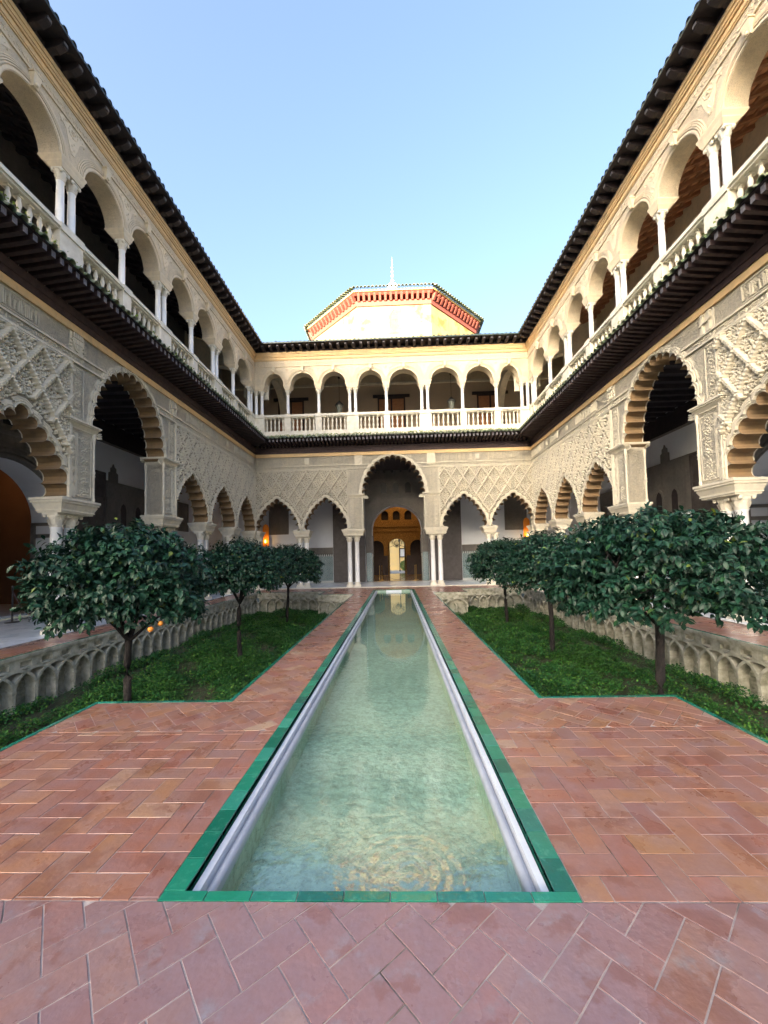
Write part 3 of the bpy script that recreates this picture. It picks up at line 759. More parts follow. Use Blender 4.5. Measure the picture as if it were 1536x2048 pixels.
    for (c, n) in ups[1:-1]:
        mb = MB()
        for i in range(12): t = 2*PI*i/12; dome_el(mb, c+.13*math.cos(t), 12.0+.13*math.sin(t), t+PI/2, .036, .014, .03)
        for q in range(5): dome_el(mb, c+.04*math.cos(q*1.25), 12.0+.04*math.sin(q*1.25), q, .03, .02, .04)
        for sg in (-1, 1):
            for q in range(4): dome_el(mb, c+sg*(.18+.05*q), 12.08-.015*q*q+.03, .5*sg*q, .035, .014, .028)
        for q in range(4): dome_el(mb, c+.03*(-1)**q, 11.75-.08*q, PI/2, .035, .02, .03)
        mb.plate([(c-.40, 12.06), (c-.2, 11.92), (c-.05, 11.45), (c+.05, 11.45), (c+.2, 11.92), (c+.40, 12.06), (c+.3, 12.15), (c-.3, 12.15)], .012, -.005)
        obj('spandrel_roundel', mb, STU_UP, W)
    molding(W, s0, s1, [(12.17, 12.20, .04), (12.20, 12.225, .02)], 'string_course', STU_UP)
    x = s0+.1; mb = MB(); r = random.Random(3)
    while x < s1-.1: dome_el(mb, x, 12.36+.04*math.sin(x*9), math.sin(x*9), .045, .016, .02); dome_el(mb, x+.03, 12.31, -.6, .025, .012, .018); x += .105
    obj('carved_frieze', mb, STU_UP, W)
    molding(W, s0, s1, [(12.52, 12.56, .03), (12.56, 12.64, .05), (12.64, 12.70, .035), (12.70, 12.76, .075), (12.76, 12.84, .10), (12.84, 12.95, .13)], 'cornice', STU_G)
    # ---- upper eave
    mb = MB(); trap(mb, 0, 12.952, .12, 12.952, .12); obj('fascia_beam', mb, WOOD_D, W)
    mb = MB(); trap(mb, 0, 13.17, .64, 13.17, .03); obj('eave_boards', mb, WOOD_D, W)
    bm_ = MB(); pts = [(0, 12.955), (.18, 12.955), (.26, 12.98), (.34, 12.965), (.42, 13.0), (.50, 13.04), (.53, 13.10), (.50, 13.168), (0, 13.168)]
    n = len(pts); vs = [(-.07, -p[0], p[1]) for p in pts]+[(.07, -p[0], p[1]) for p in pts]
    bm_.add(vs, [tuple(range(n)), tuple(range(2*n-1, n-1, -1))]+[(i, (i+1) % n, (i+1) % n+n, i+n) for i in range(n)])
    bmesh_ = bm_.mesh('bracket', WOOD_D); be = MB().box(-.05, .05, -.545, -.528, 13.06, 13.13).mesh('bracket_end', WOOD_E)
    x = s0+.2
    while x < s1-.1:
        c = cdist(x)
        if c > .6: b_ = link('bracket', bmesh_, W, (x, 0, 0)); link('bracket_end', be, b_)
        elif c > .2: link('bracket', bmesh_, W, (x, 0, 0), scale=(1, (c-.08)/.55, 1))
        x += .41
    sl2 = math.atan2(2.1, 4.6); x = s0+.08
    while x < s1-.05:
        c = cdist(x); de = min(.70, c)
        if de > .15: tile_at(W, de+.2, TILE_U, (x, .2, 13.20+(.70+.2)*math.tan(sl2)*.45+.02), sl2*.62, .078)
        x += .222
    # roof body
    mb = MB(); rg = -3.2
    e0 = -4.3 if corner_lo else 0; e1 = 4.3 if corner_hi else 0
    bz = 13.22; rzg = 15.05 if side == 'far' else 15.75
    A = [(a0(.66), -.66, bz), (a1(.66), -.66, bz), (a1(-3.2), 3.2, rzg), (a0(-3.2), 3.2, rzg), (s0-(e0 and 5), 6.5, 14.2), (s1+(5 if corner_hi else 0), 6.5, 14.2)]
    A[4] = (s0-(5 if corner_lo else 0), 6.5, 14.2)
    mb.add(A+[(p[0], p[1], p[2]-.06) for p in A], [(0, 1, 2, 3), (3, 2, 5, 4), (6, 9, 8, 7), (9, 10, 11, 8), (0, 6, 7, 1)])
    obj('roof', mb, TILE_U, W)
    return W, LO, arches

# ------------------------------------------------------------------ the three wings
cS = [(8.895, 2, .37), (12.86, 2, .37), (15.5, 2, .40), (18.12, 2, .40), (20.83, 2, .36), (6.26, 2, .40), (3.64, 2, .40)]
pS = [(8.52, 9.44), (12.32, 13.24), (15.14, 15.80), (17.80, 18.42), (20.42, 20.67), (5.96, 6.56), (3.34, 3.94)]
upL = [(1.0, 2), (2.96, 1), (4.88, 2), (6.79, 1), (8.70, 2), (10.60, 1), (12.45, 2), (14.37, 1), (16.30, 2), (18.20, 1), (20.36, 2)]
upR = [(.84, 2), (2.78, 1), (4.70, 2), (6.63, 1), (8.55, 2), (10.48, 1), (12.42, 2), (14.34, 1), (16.28, 2), (18.21, 1), (20.36, 2)]
smS = [(2.33, 1), (4.95, 1), (7.56, 1), (14.18, 1), (16.80, 1), (19.42, 1)]
LW = build_wing('palace_wing', 'left wing of the courtyard, two arcaded storeys with a dark shadowed upper gallery', (XL, 0, 0), PI/2, .3, 20.688,
    (10.88, .875, 1.47), smS, cS, ([(8.88, 0, 1), (12.9, 1, 1), (17.2, 2, .5)], pS), upL, False, True, 3.75,
    [(4.6, 8.71, 7.56, True, False), (13.05, 20.68, 14.18, False, True)], 'left')
RW = build_wing('palace_wing', 'right wing of the courtyard, two arcaded storeys with a brown coffered ceiling upstairs', (XR, 0, 0), -PI/2, -20.688, -.3,
    (-10.88, .875, 1.47), [(-c, k) for c, k in smS], [(-c, n, sp) for c, n, sp in cS], ([(-8.98, 1, 1), (-13.0, 0, 1), (-16.4, 2, .4), (-18.6, 2, .4)], [(-b, -a) for a, b in pS]),
    [(-c, n) for c, n in reversed(upR)], True, False, 3.75, [(-8.71, -4.6, -7.56, True, False), (-20.68, -13.05, -14.18, False, True)], 'right')
upF = [(-7.40, 2), (-5.79, 1), (-4.08, 1), (-2.21, 2), (-.35, 1), (1.744, 2), (3.80, 1), (5.63, 1), (7.16, 2)]
FW = build_wing('palace_wing', 'far wing of the courtyard facing the camera, with the tall central portal below the balustrade', (0, ZF, 0), 0, XL, XR,
    (-.09, 1.0, 1.69), [(-6.43, 1), (-3.76, 1), (3.68, 1), (6.29, 1)],
    [(-2.34, 2, .40), (2.16, 2, .40), (-5.08, 2, .37), (5.16, 2, .37), (-7.72, 2, .4), (7.45, 2, .4)],
    ([(-1.95, 0, 1.0), (1.98, 2, 1.1), (-4.75, 2, .6), (4.45, 2, .5)], [(-2.80, -1.80), (1.62, 2.66), (-5.44, -4.72), (4.70, 5.30), (-7.58, -7.40), (7.26, 7.335)]),
    upF, True, True, 4.2, [(XL, -2.56, -6.43, True, False), (2.38, XR, 6.29, True, False)], 'far')
LW, RW, FW = LW[0], RW[0], FW[0]

# ---- gallery interiors (parts of their wings, local coordinates)
def gallery(W, s0, s1, bd, portal, ceil, dado_s, leafs, ceil_dark, plaques):
    # back wall with round portal
    pc, pw, pz = portal
    poly = [(s0, .0), (pc-pw, .0), (pc-pw, pz)]+[(pc-pw*1.0*math.cos(PI*i/24), pz+pw*math.sin(PI*i/24)) for i in range(1, 24)]+[(pc+pw, pz), (pc+pw, 0), (s1, 0), (s1, 8.0), (s0, 8.0)]
    obj('gallery_wall', MB().plate(poly, -bd, -bd-.9), PLASTER, W)
    # carved frame round the portal
    fo = pw+.42; out = [(pc-fo, .0), (pc-pw-.005, .0), (pc-pw-.005, pz)]+[(pc-(pw+.005)*math.cos(PI*i/24), pz+(pw+.005)*math.sin(PI*i/24)) for i in range(1, 24)]+[(pc+pw+.005, pz), (pc+pw+.005, 0), (pc+fo, 0), (pc+fo, 7.3), (pc-fo, 7.3)]
    wins = []
    for x in (-.78, 0, .78): wins.append([(pc+x-.19, 5.72), (pc+x+.19, 5.72), (pc+x+.19, 6.22), (pc+x+.13, 6.36), (pc+x, 6.42), (pc+x-.13, 6.36), (pc+x-.19, 6.22)])
    obj('portal_surround', MB().plate(out, -bd+.06, -bd, wins), STU_I, W)
    obj('window_dark', MB().box(pc-1.2, pc+1.2, bd-.002, bd-.001, 5.6, 6.5), IRON, W)
    mb = MB(); arcs = [(pw+.03, pw+.10, .10), (pw+.18, pw+.24, .09)]
    for r0, r1, h in arcs:
        for i in range(32):
            q = []
            for k in (i, i+1):
                t = PI*k/32
                for r in (r0, r1): q += [(pc-r*math.cos(t), bd-.06-h, pz+r*math.sin(t)), (pc-r*math.cos(t), bd-.06, pz+r*math.sin(t))]
            mb.add(q, [(0, 4, 6, 2), (0, 1, 5, 4), (2, 3, 7, 6)])
    for x0 in (pc-fo, pc+fo-.05): mb.box(x0, x0+.05, bd-.12, bd-.06, 1.9, 7.3)
    mb.box(pc-fo, pc+fo, bd-.12, bd-.06, 5.05, 5.12); mb.box(pc-fo, pc+fo, bd-.14, bd-.06, 5.42, 5.52); mb.box(pc-fo, pc+fo, bd-.12, bd-.06, 6.6, 6.66)
    for x in (-.78, 0, .78): mb.box(pc+x-.30, pc+x-.24, bd-.11, bd-.06, 5.6, 6.6); mb.box(pc+x+.24, pc+x+.30, bd-.11, bd-.06, 5.6, 6.6)
    obj('portal_moulding', mb, STU_I, W)
    for sg in (-1, 1): obj('mosaic_jamb', MB().box(pc+sg*(pw+.20)-.17, pc+sg*(pw+.20)+.17, bd-.075, bd-.06, .05, 1.88), AZUL, W)
    # reveal of the portal: mosaic below, small niche above
    for sg in (-1, 1):
        x = pc+sg*pw; a, b = sorted((x, x-sg*.02))
        obj('mosaic_reveal', MB().box(a, b, bd+.05, bd+.88, .05, 1.62), AZUL, W)
        obj('mosaic_crest', MB().box(*sorted((x, x-sg*.03)), bd+.05, bd+.88, 1.62, 1.78), AZUL_B, W)
        mb = MB(); a, b = sorted((x, x-sg*.05)); mb.box(a, b, bd+.03, bd+.16, 1.8, 2.95); mb.box(a, b, bd+.74, bd+.88, 1.8, 2.95); mb.box(a, b, bd+.16, bd+.74, 2.5, 2.62); mb.box(a, b, bd+.03, bd+.88, 2.9, 3.0)
        obj('niche_frame', mb, STU_I, W)
    # dado
    for a, b in dado_s:
        obj('mosaic_dado', MB().box(a, b, bd-.04, bd, .16, 1.72), AZUL, W); obj('mosaic_border', MB().box(a, b, bd-.045, bd, .03, .16), AZUL_B, W)
        mb = MB(); n = int((b-a)/.12)
        for i in range(n): x = a+(i+.5)*(b-a)/n; mb.add([(x-.04, bd-.055, 1.72), (x+.04, bd-.055, 1.72), (x+.02, bd-.055, 1.86), (x-.02, bd-.055, 1.86), (x-.04, bd-.04, 1.72), (x+.04, bd-.04, 1.72)], [(0, 1, 2, 3)])
        obj('mosaic_crest', mb, AZUL_B, W); obj('crest_backing', MB().box(a, b, bd-.05, bd, 1.72, 1.88), IRON, W)
        obj('carved_band', MB().box(a, b, bd-.05, bd, 1.88, 2.28), STU_I, W)
    # upper frieze of back wall and ceiling
    for a, b in ((s0, pc-fo), (pc+fo, s1)): obj('gallery_frieze', MB().box(a, b, bd-.06, bd, 6.35, 7.15), STU_I if not ceil_dark else WOOD_D, W); obj('gallery_frieze_moulding', MB().box(a, b, bd-.09, bd, 6.30, 6.36), STU_I, W)
    obj('gallery_ceiling', MB().box(s0, s1, TH, bd, 7.2, 7.3), WOOD_D, W)
    bmsh = MB().box(-.06, .06, TH, bd-.06, 7.05, 7.2).mesh('ceiling_beam', WOOD_D); x = s0+.3
    while x < s1-.1: link('ceiling_beam', bmsh, W, (x, 0, 0)); x += .55
    # door leaves folded open against the wall
    for (a, b) in leafs:
        d_ = bpy.data.objects.new('door_leaf', None); COL.objects.link(d_); d_.parent = W
        obj('board', MB().box(a, b, bd-.16, bd-.08, .05, 5.1), DOORW, d_)
        mb = MB()
        for x in (a, (a+b)/2-.04, b-.08): mb.box(x, x+.08, bd-.19, bd-.16, .05, 5.1)
        for z in (.05, 1.0, 2.0, 2.2, 3.1, 4.1, 5.0): mb.box(a, b, bd-.185, bd-.16, z, z+.10)
        obj('rail', mb, DOORW, d_)
    for (a, b, z0, z1, mer) in plaques:
        mb = MB(); mb.box(a, b, bd-.05, bd, z0, z1)
        if mer is not None:
            mb.plate([(mer-.24, z1), (mer+.24, z1), (mer+.24, z1+.35), (mer+.14, z1+.40), (mer+.14, z1+.55), (mer+.05, z1+.6), (mer, z1+.72), (mer-.05, z1+.6), (mer-.14, z1+.55), (mer-.14, z1+.40), (mer-.24, z1+.35)], -bd+.05, -bd)
        mb.box(a-.04, b+.04, bd-.08, bd, z1-.05, z1); mb.box(a-.04, a, bd-.08, bd, z0, z1); mb.box(b, b+.04, bd-.08, bd, z0, z1)
        obj('carved_plaque', mb, STU_I, W)
        if mer is not None:
            for q in (-.45, .45):
                c = (a+b)/2+q; mb = MB(); mb.plate([(c-.24, z0), (c+.24, z0), (c+.24, z0+.7), (c+.17, z0+.92), (c, z0+1.05), (c-.17, z0+.92), (c-.24, z0+.7)], -bd+.075, -bd+.05); obj('niche_frame', mb, STU_I, W)
                mb = MB(); mb.plate([(c-.16, z0), (c+.16, z0), (c+.16, z0+.68), (c+.11, z0+.84), (c, z0+.93), (c-.11, z0+.84), (c-.16, z0+.68)], -bd+.085, -bd+.075); obj('niche_opening', mb, WOOD_D, W)

def upper_gallery(W, s0, s1, bd, rise, bands, mat_c, mat_b, wall, doors, blind):
    obj('upper_floor', MB().box(s0, s1, .32, bd+.0, 8.0, 8.40), STU_P, W)
    obj('upper_gallery_wall', MB().box(s0, s1, bd, bd+.4, 8.0, 15.0), wall, W)
    if bands: obj('upper_end_wall', MB().box(s0-.2, s0, -.3, bd+.4, 8.0, 14.9), STU_P, W); obj('upper_end_wall', MB().box(s1, s1+.2, -.3, bd+.4, 8.0, 14.9), STU_P, W)
    z0, z1 = 12.90, 12.90+rise; L = bd-.5
    mb = MB(); mb.add([(s0, .5, z0+.14), (s1, .5, z0+.14), (s1, bd, z1+.14), (s0, bd, z1+.14)], [(0, 1, 2, 3)]); obj('ceiling_boards', mb, mat_b, W)
    rm = MB().add([(-.05, .5, z0), (.05, .5, z0), (.05, bd, z1), (-.05, bd, z1), (-.05, .5, z0+.13), (.05, .5, z0+.13), (.05, bd, z1+.13), (-.05, bd, z1+.13)], [(0, 3, 2, 1), (4, 5, 6, 7), (0, 1, 5, 4), (1, 2, 6, 5), (2, 3, 7, 6), (3, 0, 4, 7)]).mesh('ceiling_rafter', mat_c)
    x = s0+.2
    while x < s1-.1: link('ceiling_rafter', rm, W, (x, 0, 0)); x += .42
    for k in range(1, 8):
        t = k/8; y = .5+L*t; z = z0+rise*t; obj('ceiling_batten', MB().box(s0, s1, y-.03, y+.03, z+.06, z+.135), mat_c, W)
    if bands: obj('upper_frieze', MB().box(s0, s1, bd-.08, bd, 13.0, z1), STU_U, W); obj('upper_frieze_moulding', MB().box(s0, s1, bd-.14, bd, 12.85, 13.0), STU_P, W)
    for (c, w_, h) in doors:
        d_ = bpy.data.objects.new('upper_door', None); COL.objects.link(d_); d_.parent = W
        obj('leaf', MB().box(c-w_/2, c+w_/2, bd-.04, bd, 8.4, 8.4+h), WOOD_B, d_); obj('lintel', MB().box(c-w_/2-.3, c+w_/2+.3, bd-.10, bd, 8.4+h, 8.4+h+.18), WOOD_D, d_)
        mb = MB()
        for x in (c-w_/2, c-.05, c+w_/2-.1): mb.box(x, x+.1, bd-.07, bd-.04, 8.4, 8.4+h)
        for z in (8.5, 9.6, 10.8, 8.3+h): mb.box(c-w_/2, c+w_/2, bd-.065, bd-.04, z, z+.1)
        obj('rail', mb, WOOD_D, d_)
    for c, hw_ in blind:
        mb = MB()
        for i in range(20):
            q = []
            for k in (i, i+1):
                t = PI*k/20
                for r in (hw_, hw_+.28): q += [(c-r*math.cos(t), bd-.16, 10.9+r*math.sin(t)), (c-r*math.cos(t), bd, 10.9+r*math.sin(t))]
            mb.add(q, [(0, 4, 6, 2), (0, 1, 5, 4), (2, 3, 7, 6)])
        for sg in (-1, 1): mb.box(*sorted((c+sg*hw_, c+sg*(hw_+.28))), bd-.16, bd, 8.4, 10.9)
        obj('blind_arch', mb, STU_P, W)
def transverse_arch(W, s, bd, y0=.5):
    m = (y0+bd)/2; hw_ = (bd-y0)/2-.02; mb = MB()
    poly = [(y0, 10.6), (y0+.12, 10.6)]+[(m-(hw_-.1)*math.cos(PI*i/20), 10.9+1.5*math.sin(PI*i/20)) for i in range(21)]+[(bd-.12, 10.6), (bd, 10.6), (bd, 14.2), (y0, 13.0)]
    mb.plate(poly, -.2, .2); mb.v = [(s-p[1], p[0], p[2]) for p in mb.v]; obj('transverse_arch', mb, STU_P, W)

gallery(LW, -.5, 24.95, 3.75, (10.88, 1.72, 3.0), 7.2, [(-.5, 8.7), (14.6, 24.8)], [(12.95, 14.5), (7.2, 8.75)], True, [(14.75, 17.4, 3.1, 4.85, 15.1), (18.6, 20.6, 3.2, 4.7, None)])
gallery(RW, -24.95, .5, 3.75, (-10.88, 1.72, 3.0), 7.2, [(-8.7, .5), (-24.8, -14.6)], [(-14.5, -12.95), (-8.75, -7.2)], True, [(-17.6, -14.3, 3.1, 5.2, -16.0), (-21.0, -19.0, 3.2, 4.7, None)])
gallery(FW, -11.45, 11.2, 4.2, (.05, 1.60, 3.32), 7.2, [(-11.3, -4.1), (4.2, 11.0)], [(-4.05, -2.0), (2.1, 4.15)], True, [(-8.2, -7.0, 3.2, 5.6, None), (7.0, 8.3, 3.15, 5.4, None)])
upper_gallery(LW, .3, 20.9, 3.75, 1.35, False, WOOD_D, WOOD_D, STU_I, [], [(3.9+1.92*i*1.0, .62) for i in range(0, 9)])  # left ceiling coloured darker than the right one, painted shade
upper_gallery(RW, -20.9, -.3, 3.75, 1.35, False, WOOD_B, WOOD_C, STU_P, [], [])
upper_gallery(FW, -11.34, 11.09, 4.2, 1.55, True, WOOD_D, WOOD_D, TANB, [(-6.7, 1.7, 3.6), (-.1, 1.8, 3.6), (6.3, 1.7, 3.6)], [])
transverse_arch(FW, -7.2, 4.2); transverse_arch(FW, 6.95, 4.2)
transverse_arch(LW, 20.9, 3.75); transverse_arch(RW, -20.9, 3.75)

# rooms behind the side portals, solid house behind the wings
for nm, lab, x0, x1 in (('side_room', 'dark room behind the left gallery portal', -17.5, XL-4.66), ('side_room', 'dark room behind the right gallery portal', XR+4.66, 17.3)):
    T = thing(nm, lab, 'room', (0, 0, 0)); m = WARMP if x0 < 0 else PLASTER
    xo, xi = (x0, x1) if x0 < 0 else (x1, x0)
    obj('back_wall', MB().box(min(xo, xo+(.2 if xo < 0 else -.2)), max(xo, xo+(.2 if xo < 0 else -.2)), -1, 26, 0, 8.2), m, T)
    obj('end_wall', MB().box(x0, x1, 6.0, 6.2, 0, 8.2), m, T); obj('end_wall', MB().box(x0, x1, 15.5, 15.7, 0, 8.2), m, T)
    obj('room_ceiling', MB().box(x0, x1, -1, 26, 8.0, 8.2), WOOD_D, T); obj('room_floor', MB().box(x0, x1, -1, 26, -.05, .02), SLAB, T)
    obj('upper_wall', MB().box(x0, x1, -1, 26, 8.2, 13.0), STU_P, T)
pl = bpy.data.lights.new('room_lamp', 'POINT'); pl.energy = 3.5; pl.color = (1, .5, .2); pl.shadow_soft_size = .2; po = bpy.data.objects.new('room_lamp', pl); COL.objects.link(po); po.location = (-15.2, 13.5, 5.5)
# unseen block added far behind the camera, which keeps the low sun off the courtyard
OB = thing('added_sun_blocker', 'unseen stone block added far behind the camera to keep off the low sun', 'building', (-70, -130, 0), 0)
mb = MB().box(-60, 60, -8, 8, 0, 42)
obj('wall', mb, STU_P, OB)
cm = MB().box(-.9, .9, -.6, .6, 42, 43.6).mesh('blocker_battlement', STU_P)
for i in range(39): link('blocker_battlement', cm, OB, (-58.5+i*3.07, 7.2, 0))
wmm = MB().box(-.8, .8, 7.98, 8.03, 0, 2.6).mesh('window', WOOD_D)
for i in range(26):
    for j in range(5): link('window', wmm, OB, (-56+i*4.4, 0, 4+j*5.6))

# ------------------------------------------------------------------ gallery floors
def slab_floor(name, x0, x1, y0, y1, nx, ny, z=.03, t=.10):
    base = struct(name, MB().box(x0, x1, y0, y1, z-t, z-.006), GROUT)
    for i in range(nx):
        for j in range(ny):
            a, b = x0+(x1-x0)*i/nx, x0+(x1-x0)*(i+1)/nx; c, d = y0+(y1-y0)*j/ny, y0+(y1-y0)*(j+1)/ny
            obj('marble_slab', MB().box(a+.003, b-.003, c+.003, d-.003, z-.03, z+random.uniform(-.001, .001)), SLAB, base)
    return base
slab_floor('gallery_floor', -11.3, XL-.0, -.7, ZF+.0, 3, 24)
slab_floor('gallery_floor', XR-.12, 11.05, -.7, ZF+.0, 3, 24)
slab_floor('gallery_floor', -11.3, 11.05, ZF+.002, 24.9, 18, 4)
for x0, x1, y0, y1, nm in ((XL-.02, XL+.16, 0, ZF-.2, 's'), (XR-.30, XR-.125, 0, ZF-.2, 's')): pass
st = struct('marble_step', MB().box(XL+.02, XR-.15, ZF-.22, ZF-.002, -.08, .034), STONE_W)

# ------------------------------------------------------------------ brick paving
def clip(poly, x0, x1, y0, y1):
    for ax, lim, sg in ((0, x0, 1), (0, x1, -1), (1, y0, 1), (1, y1, -1)):
        out = []
        for i in range(len(poly)):
            a, b = poly[i-1], poly[i]; da, db = (a[ax]-lim)*sg, (b[ax]-lim)*sg
            if da >= 0: 
                pass
            if (da >= 0) != (db >= 0): t = da/(da-db); out.append((a[0]+(b[0]-a[0])*t, a[1]+(b[1]-a[1])*t))
            if db >= 0: out.append(b)
        poly = out
        if len(poly) < 3: return []
    return poly
def area(p): return abs(sum(p[i-1][0]*p[i][1]-p[i][0]*p[i-1][1] for i in range(len(p))))/2
def brick_mb(mb, poly, cx, cy, tilt, dz, z=0):
    """polygon brick with a small bevel, top at ~z"""
    n = len(poly); H = lambda x, y, d=0: z+dz+tilt[0]*(x-cx)+tilt[1]*(y-cy)-d
    mx = sum(p[0] for p in poly)/n; my = sum(p[1] for p in poly)/n
    def ins(p, e):
        dx, dy = mx-p[0], my-p[1]; l = math.hypot(dx, dy) or 1; return (p[0]+dx/l*e, p[1]+dy/l*e)
    top = [ins(p, .0016) for p in poly]
    vs = [(p[0]-cx, p[1]-cy, H(p[0], p[1])) for p in top]+[(p[0]-cx, p[1]-cy, H(p[0], p[1], .0012)) for p in poly]+[(p[0]-cx, p[1]-cy, z-.03) for p in poly]
    mb.add(vs, [tuple(range(n))]+[(i, n+i, n+(i+1) % n, (i+1) % n) for i in range(n)]+[(n+i, 2*n+i, 2*n+(i+1) % n, n+(i+1) % n) for i in range(n)])
def herring(base, rect, ang, origin, L=.285, Wd=.1425, g=.0032, zz=0, maxn=296):
    x0, x1, y0, y1 = rect; ca, sa = math.cos(ang), math.sin(ang); res = []
    cx, cy = origin; R = int((max(x1-x0, y1-y0)+2)/Wd)+6
    W_ = Wd
    for i in range(-R, R):
        for j in range(-R, R):
            # herringbone: horizontal bricks at (i+ j) pattern
            for kind in (0, 1):
                if kind == 0: u0, v0, du, dv = (i*W_+j*4*W_*0, 0, 0, 0)
            # unit: cell (i,j), brick pair offset: standard tiling
            k = (i-j) % 4
            u, v = i*W_, j*W_
            if k == 0: du, dv = 2*W_, W_
            elif k == 2+0 and True: du, dv = None, None
            if k == 0: poly = [(u+g, v+g), (u+2*W_-g, v+g), (u+2*W_-g, v+W_-g), (u+g, v+W_-g)]
            elif k == 3: poly = [(u+g, v+g), (u+W_-g, v+g), (u+W_-g, v+2*W_-g), (u+g, v+2*W_-g)]
            else: continue
            P = [(cx+p[0]*ca-p[1]*sa, cy+p[0]*sa+p[1]*ca) for p in poly]
            if max(p[0] for p in P) < x0 or min(p[0] for p in P) > x1 or max(p[1] for p in P) < y0 or min(p[1] for p in P) > y1: continue
            P = clip(P, x0+.002, x1-.002, y0+.002, y1-.002)
            if len(P) >= 3 and area(P) > .0012: res.append(P)
    lay(base, res, zz, maxn)
def lay(base, res, zz=0, maxn=296):
    BR = BRICK_SHEEN if base.name.startswith('near') else BRICK
    res.sort(key=lambda P: -area(P)/max(.5, (P[0][0]**2+P[0][1]**2)))
    rest = MB()
    for i, P in enumerate(res):
        n = len(P); cx = sum(p[0] for p in P)/n; cy = sum(p[1] for p in P)/n
        tilt = (random.uniform(-.0035, .0035), random.uniform(-.0035, .0035)); dz = random.uniform(-.0006, .0012)
        if i < maxn:
            mb = MB(); brick_mb(mb, P, cx, cy, tilt, dz, zz); o = obj('brick', mb, BR, base, loc=(cx, cy, 0))
        else:
            mb = MB(); brick_mb(mb, P, cx, cy, tilt, dz, zz); rest.add([(v[0]+cx, v[1]+cy, v[2]) for v in mb.v], mb.f)
    if rest.v: o = obj('brick', rest, BR, base); o['kind'] = 'stuff'
def pave(name, rect, ang, origin, zt=-.0032, th=.12, **kw):
    b = struct(name, MB().box(rect[0], rect[1], rect[2], rect[3], -th, zt), GROUT); herring(b, rect, ang, origin, **kw); return b
GB = .045
# near band in front of the pool, laid diagonally
pave('near_pavement', (PLX+GB, PRX-GB, .45, PY0-.002), R_(42), (.606, 1.626))
# platform either side of the pool head, laid square then diagonal
pave('left_pavement', (PLX+GB, PX0-.002, PY0+.002, 3.66), R_(0), (-1.88, 2.313))
pave('right_pavement', (PX1+.002, PRX-GB, PY0+.002, 3.66), R_(90), (1.39, 2.441))
pave('left_pavement', (PLX+GB, PX0-.002, 3.664, BY0-GB), R_(45), (-2.2, 4.0))
pave('right_pavement', (PX1+.002, PRX-GB, 3.664, BY0-GB), R_(45), (1.8, 4.0))
pave('left_path', (BLX+GB, PX0-.002, BY0-GB+.004, BY1+GB), R_(45), (-1.6, 8.0))
pave('right_path', (PX1+.002, BRX-GB, BY0-GB+.004, BY1+GB), R_(45), (1.2, 8.0))
pave('far_pavement', (PLX, PX0-.002, BY1+GB+.004, BY2+GB), R_(45), (-2, 18.0), maxn=60)
pave('far_pavement', (PX1+.002, PRX, BY1+GB+.004, BY2+GB), R_(45), (2, 18.0), maxn=60)
pave('far_pavement', (GL, PX0-.002, BY2+GB+.004, ZF-.225), R_(45), (0, 19.0), maxn=60)
pave('far_pavement', (PX1+.002, GR, BY2+GB+.004, ZF-.225), R_(45), (0, 19.0), maxn=60)
pave('far_pavement', (PX0+.002, PX1-.002, PY1+.002, ZF-.225), R_(45), (0, 19.0), maxn=60)
def strip_rows(name, x0, x1, y0, y1):
    b = struct(name, MB().box(x0, x1, y0, y1, -.12, -.007), GROUT); res = []; y = y0; k = 0
    while y < y1:
        x = x0-(.14 if k % 2 else 0)
        while x < x1:
            P = clip([(x+.004, y+.004), (x+.281, y+.004), (x+.281, y+.139), (x+.004, y+.139)], x0+.002, x1-.002, y0, y1)
            if len(P) > 2 and area(P) > .003: res.append(P)
            x += .285
        y += .143; k += 1
    lay(b, res)
strip_rows('left_gallery_path', XL+.002, GL-GB, .3, ZF-.225)
strip_rows('right_gallery_path', GR+GB, XR-.122, .3, ZF-.225)

# ------------------------------------------------------------------ green glazed borders
def border(pts_list, name='green_border', L=.20):
    b = None
    for (x0, x1, y0, y1) in pts_list:
        horiz = (x1-x0) > (y1-y0); n = max(1, int(((x1-x0) if horiz else (y1-y0))/L))
        if b is None: b = struct(name, MB().box(x0, x1, y0, y1, -.05, -.004), GROUT)
        for i in range(n):
            if horiz: a, c = x0+(x1-x0)*i/n, x0+(x1-x0)*(i+1)/n; P = [(a+.002, y0), (c-.002, y0), (c-.002, y1), (a+.002, y1)]
            else: a, c = y0+(y1-y0)*i/n, y0+(y1-y0)*(i+1)/n; P = [(x0, a+.002), (x1, a+.002), (x1, c-.002), (x0, c-.002)]
            cx = (P[0][0]+P[2][0])/2; cy = (P[0][1]+P[2][1])/2; mb = MB(); brick_mb(mb, P, cx, cy, (random.gauss(0, .006), random.gauss(0, .006)), .003+random.gauss(0, .0008))
            o = obj('glazed_tile', mb, GREEN, b, loc=(cx, cy, 0))
    return b
pool_b = border([(PX0, PX1, PY0, PY0+.052), (PX0, PX0+.105, PY0+.054, PY1), (PX1-.105, PX1, PY0+.054, PY1), (PX0, PX1, PY1+.0, PY1+.06)], 'pool_border')
border([(PLX, BLX, BY0-GB, BY0), (BLX, BLX+GB, BY0-GB, BY1), (PLX, PLX+GB, .3, BY0-GB-.002), (PLX, BLX, BY1, BY1+GB), (PLX-.0, PLX+GB, BY1+GB+.002, BY2), (GL, PLX, BY2, BY2+GB), (GL-GB, GL, .3, BY2+GB)], 'left_garden_border', .25)
border([(BRX, PRX, BY0-GB, BY0), (BRX-GB, BRX, BY0-GB, BY1), (PRX-GB, PRX, .3, BY0-GB-.002), (BRX, PRX, BY1, BY1+GB), (PRX-GB, PRX, BY1+GB+.002, BY2), (PRX, GR, BY2, BY2+GB), (GR, GR+GB, .3, BY2+GB)], 'right_garden_border', .25)

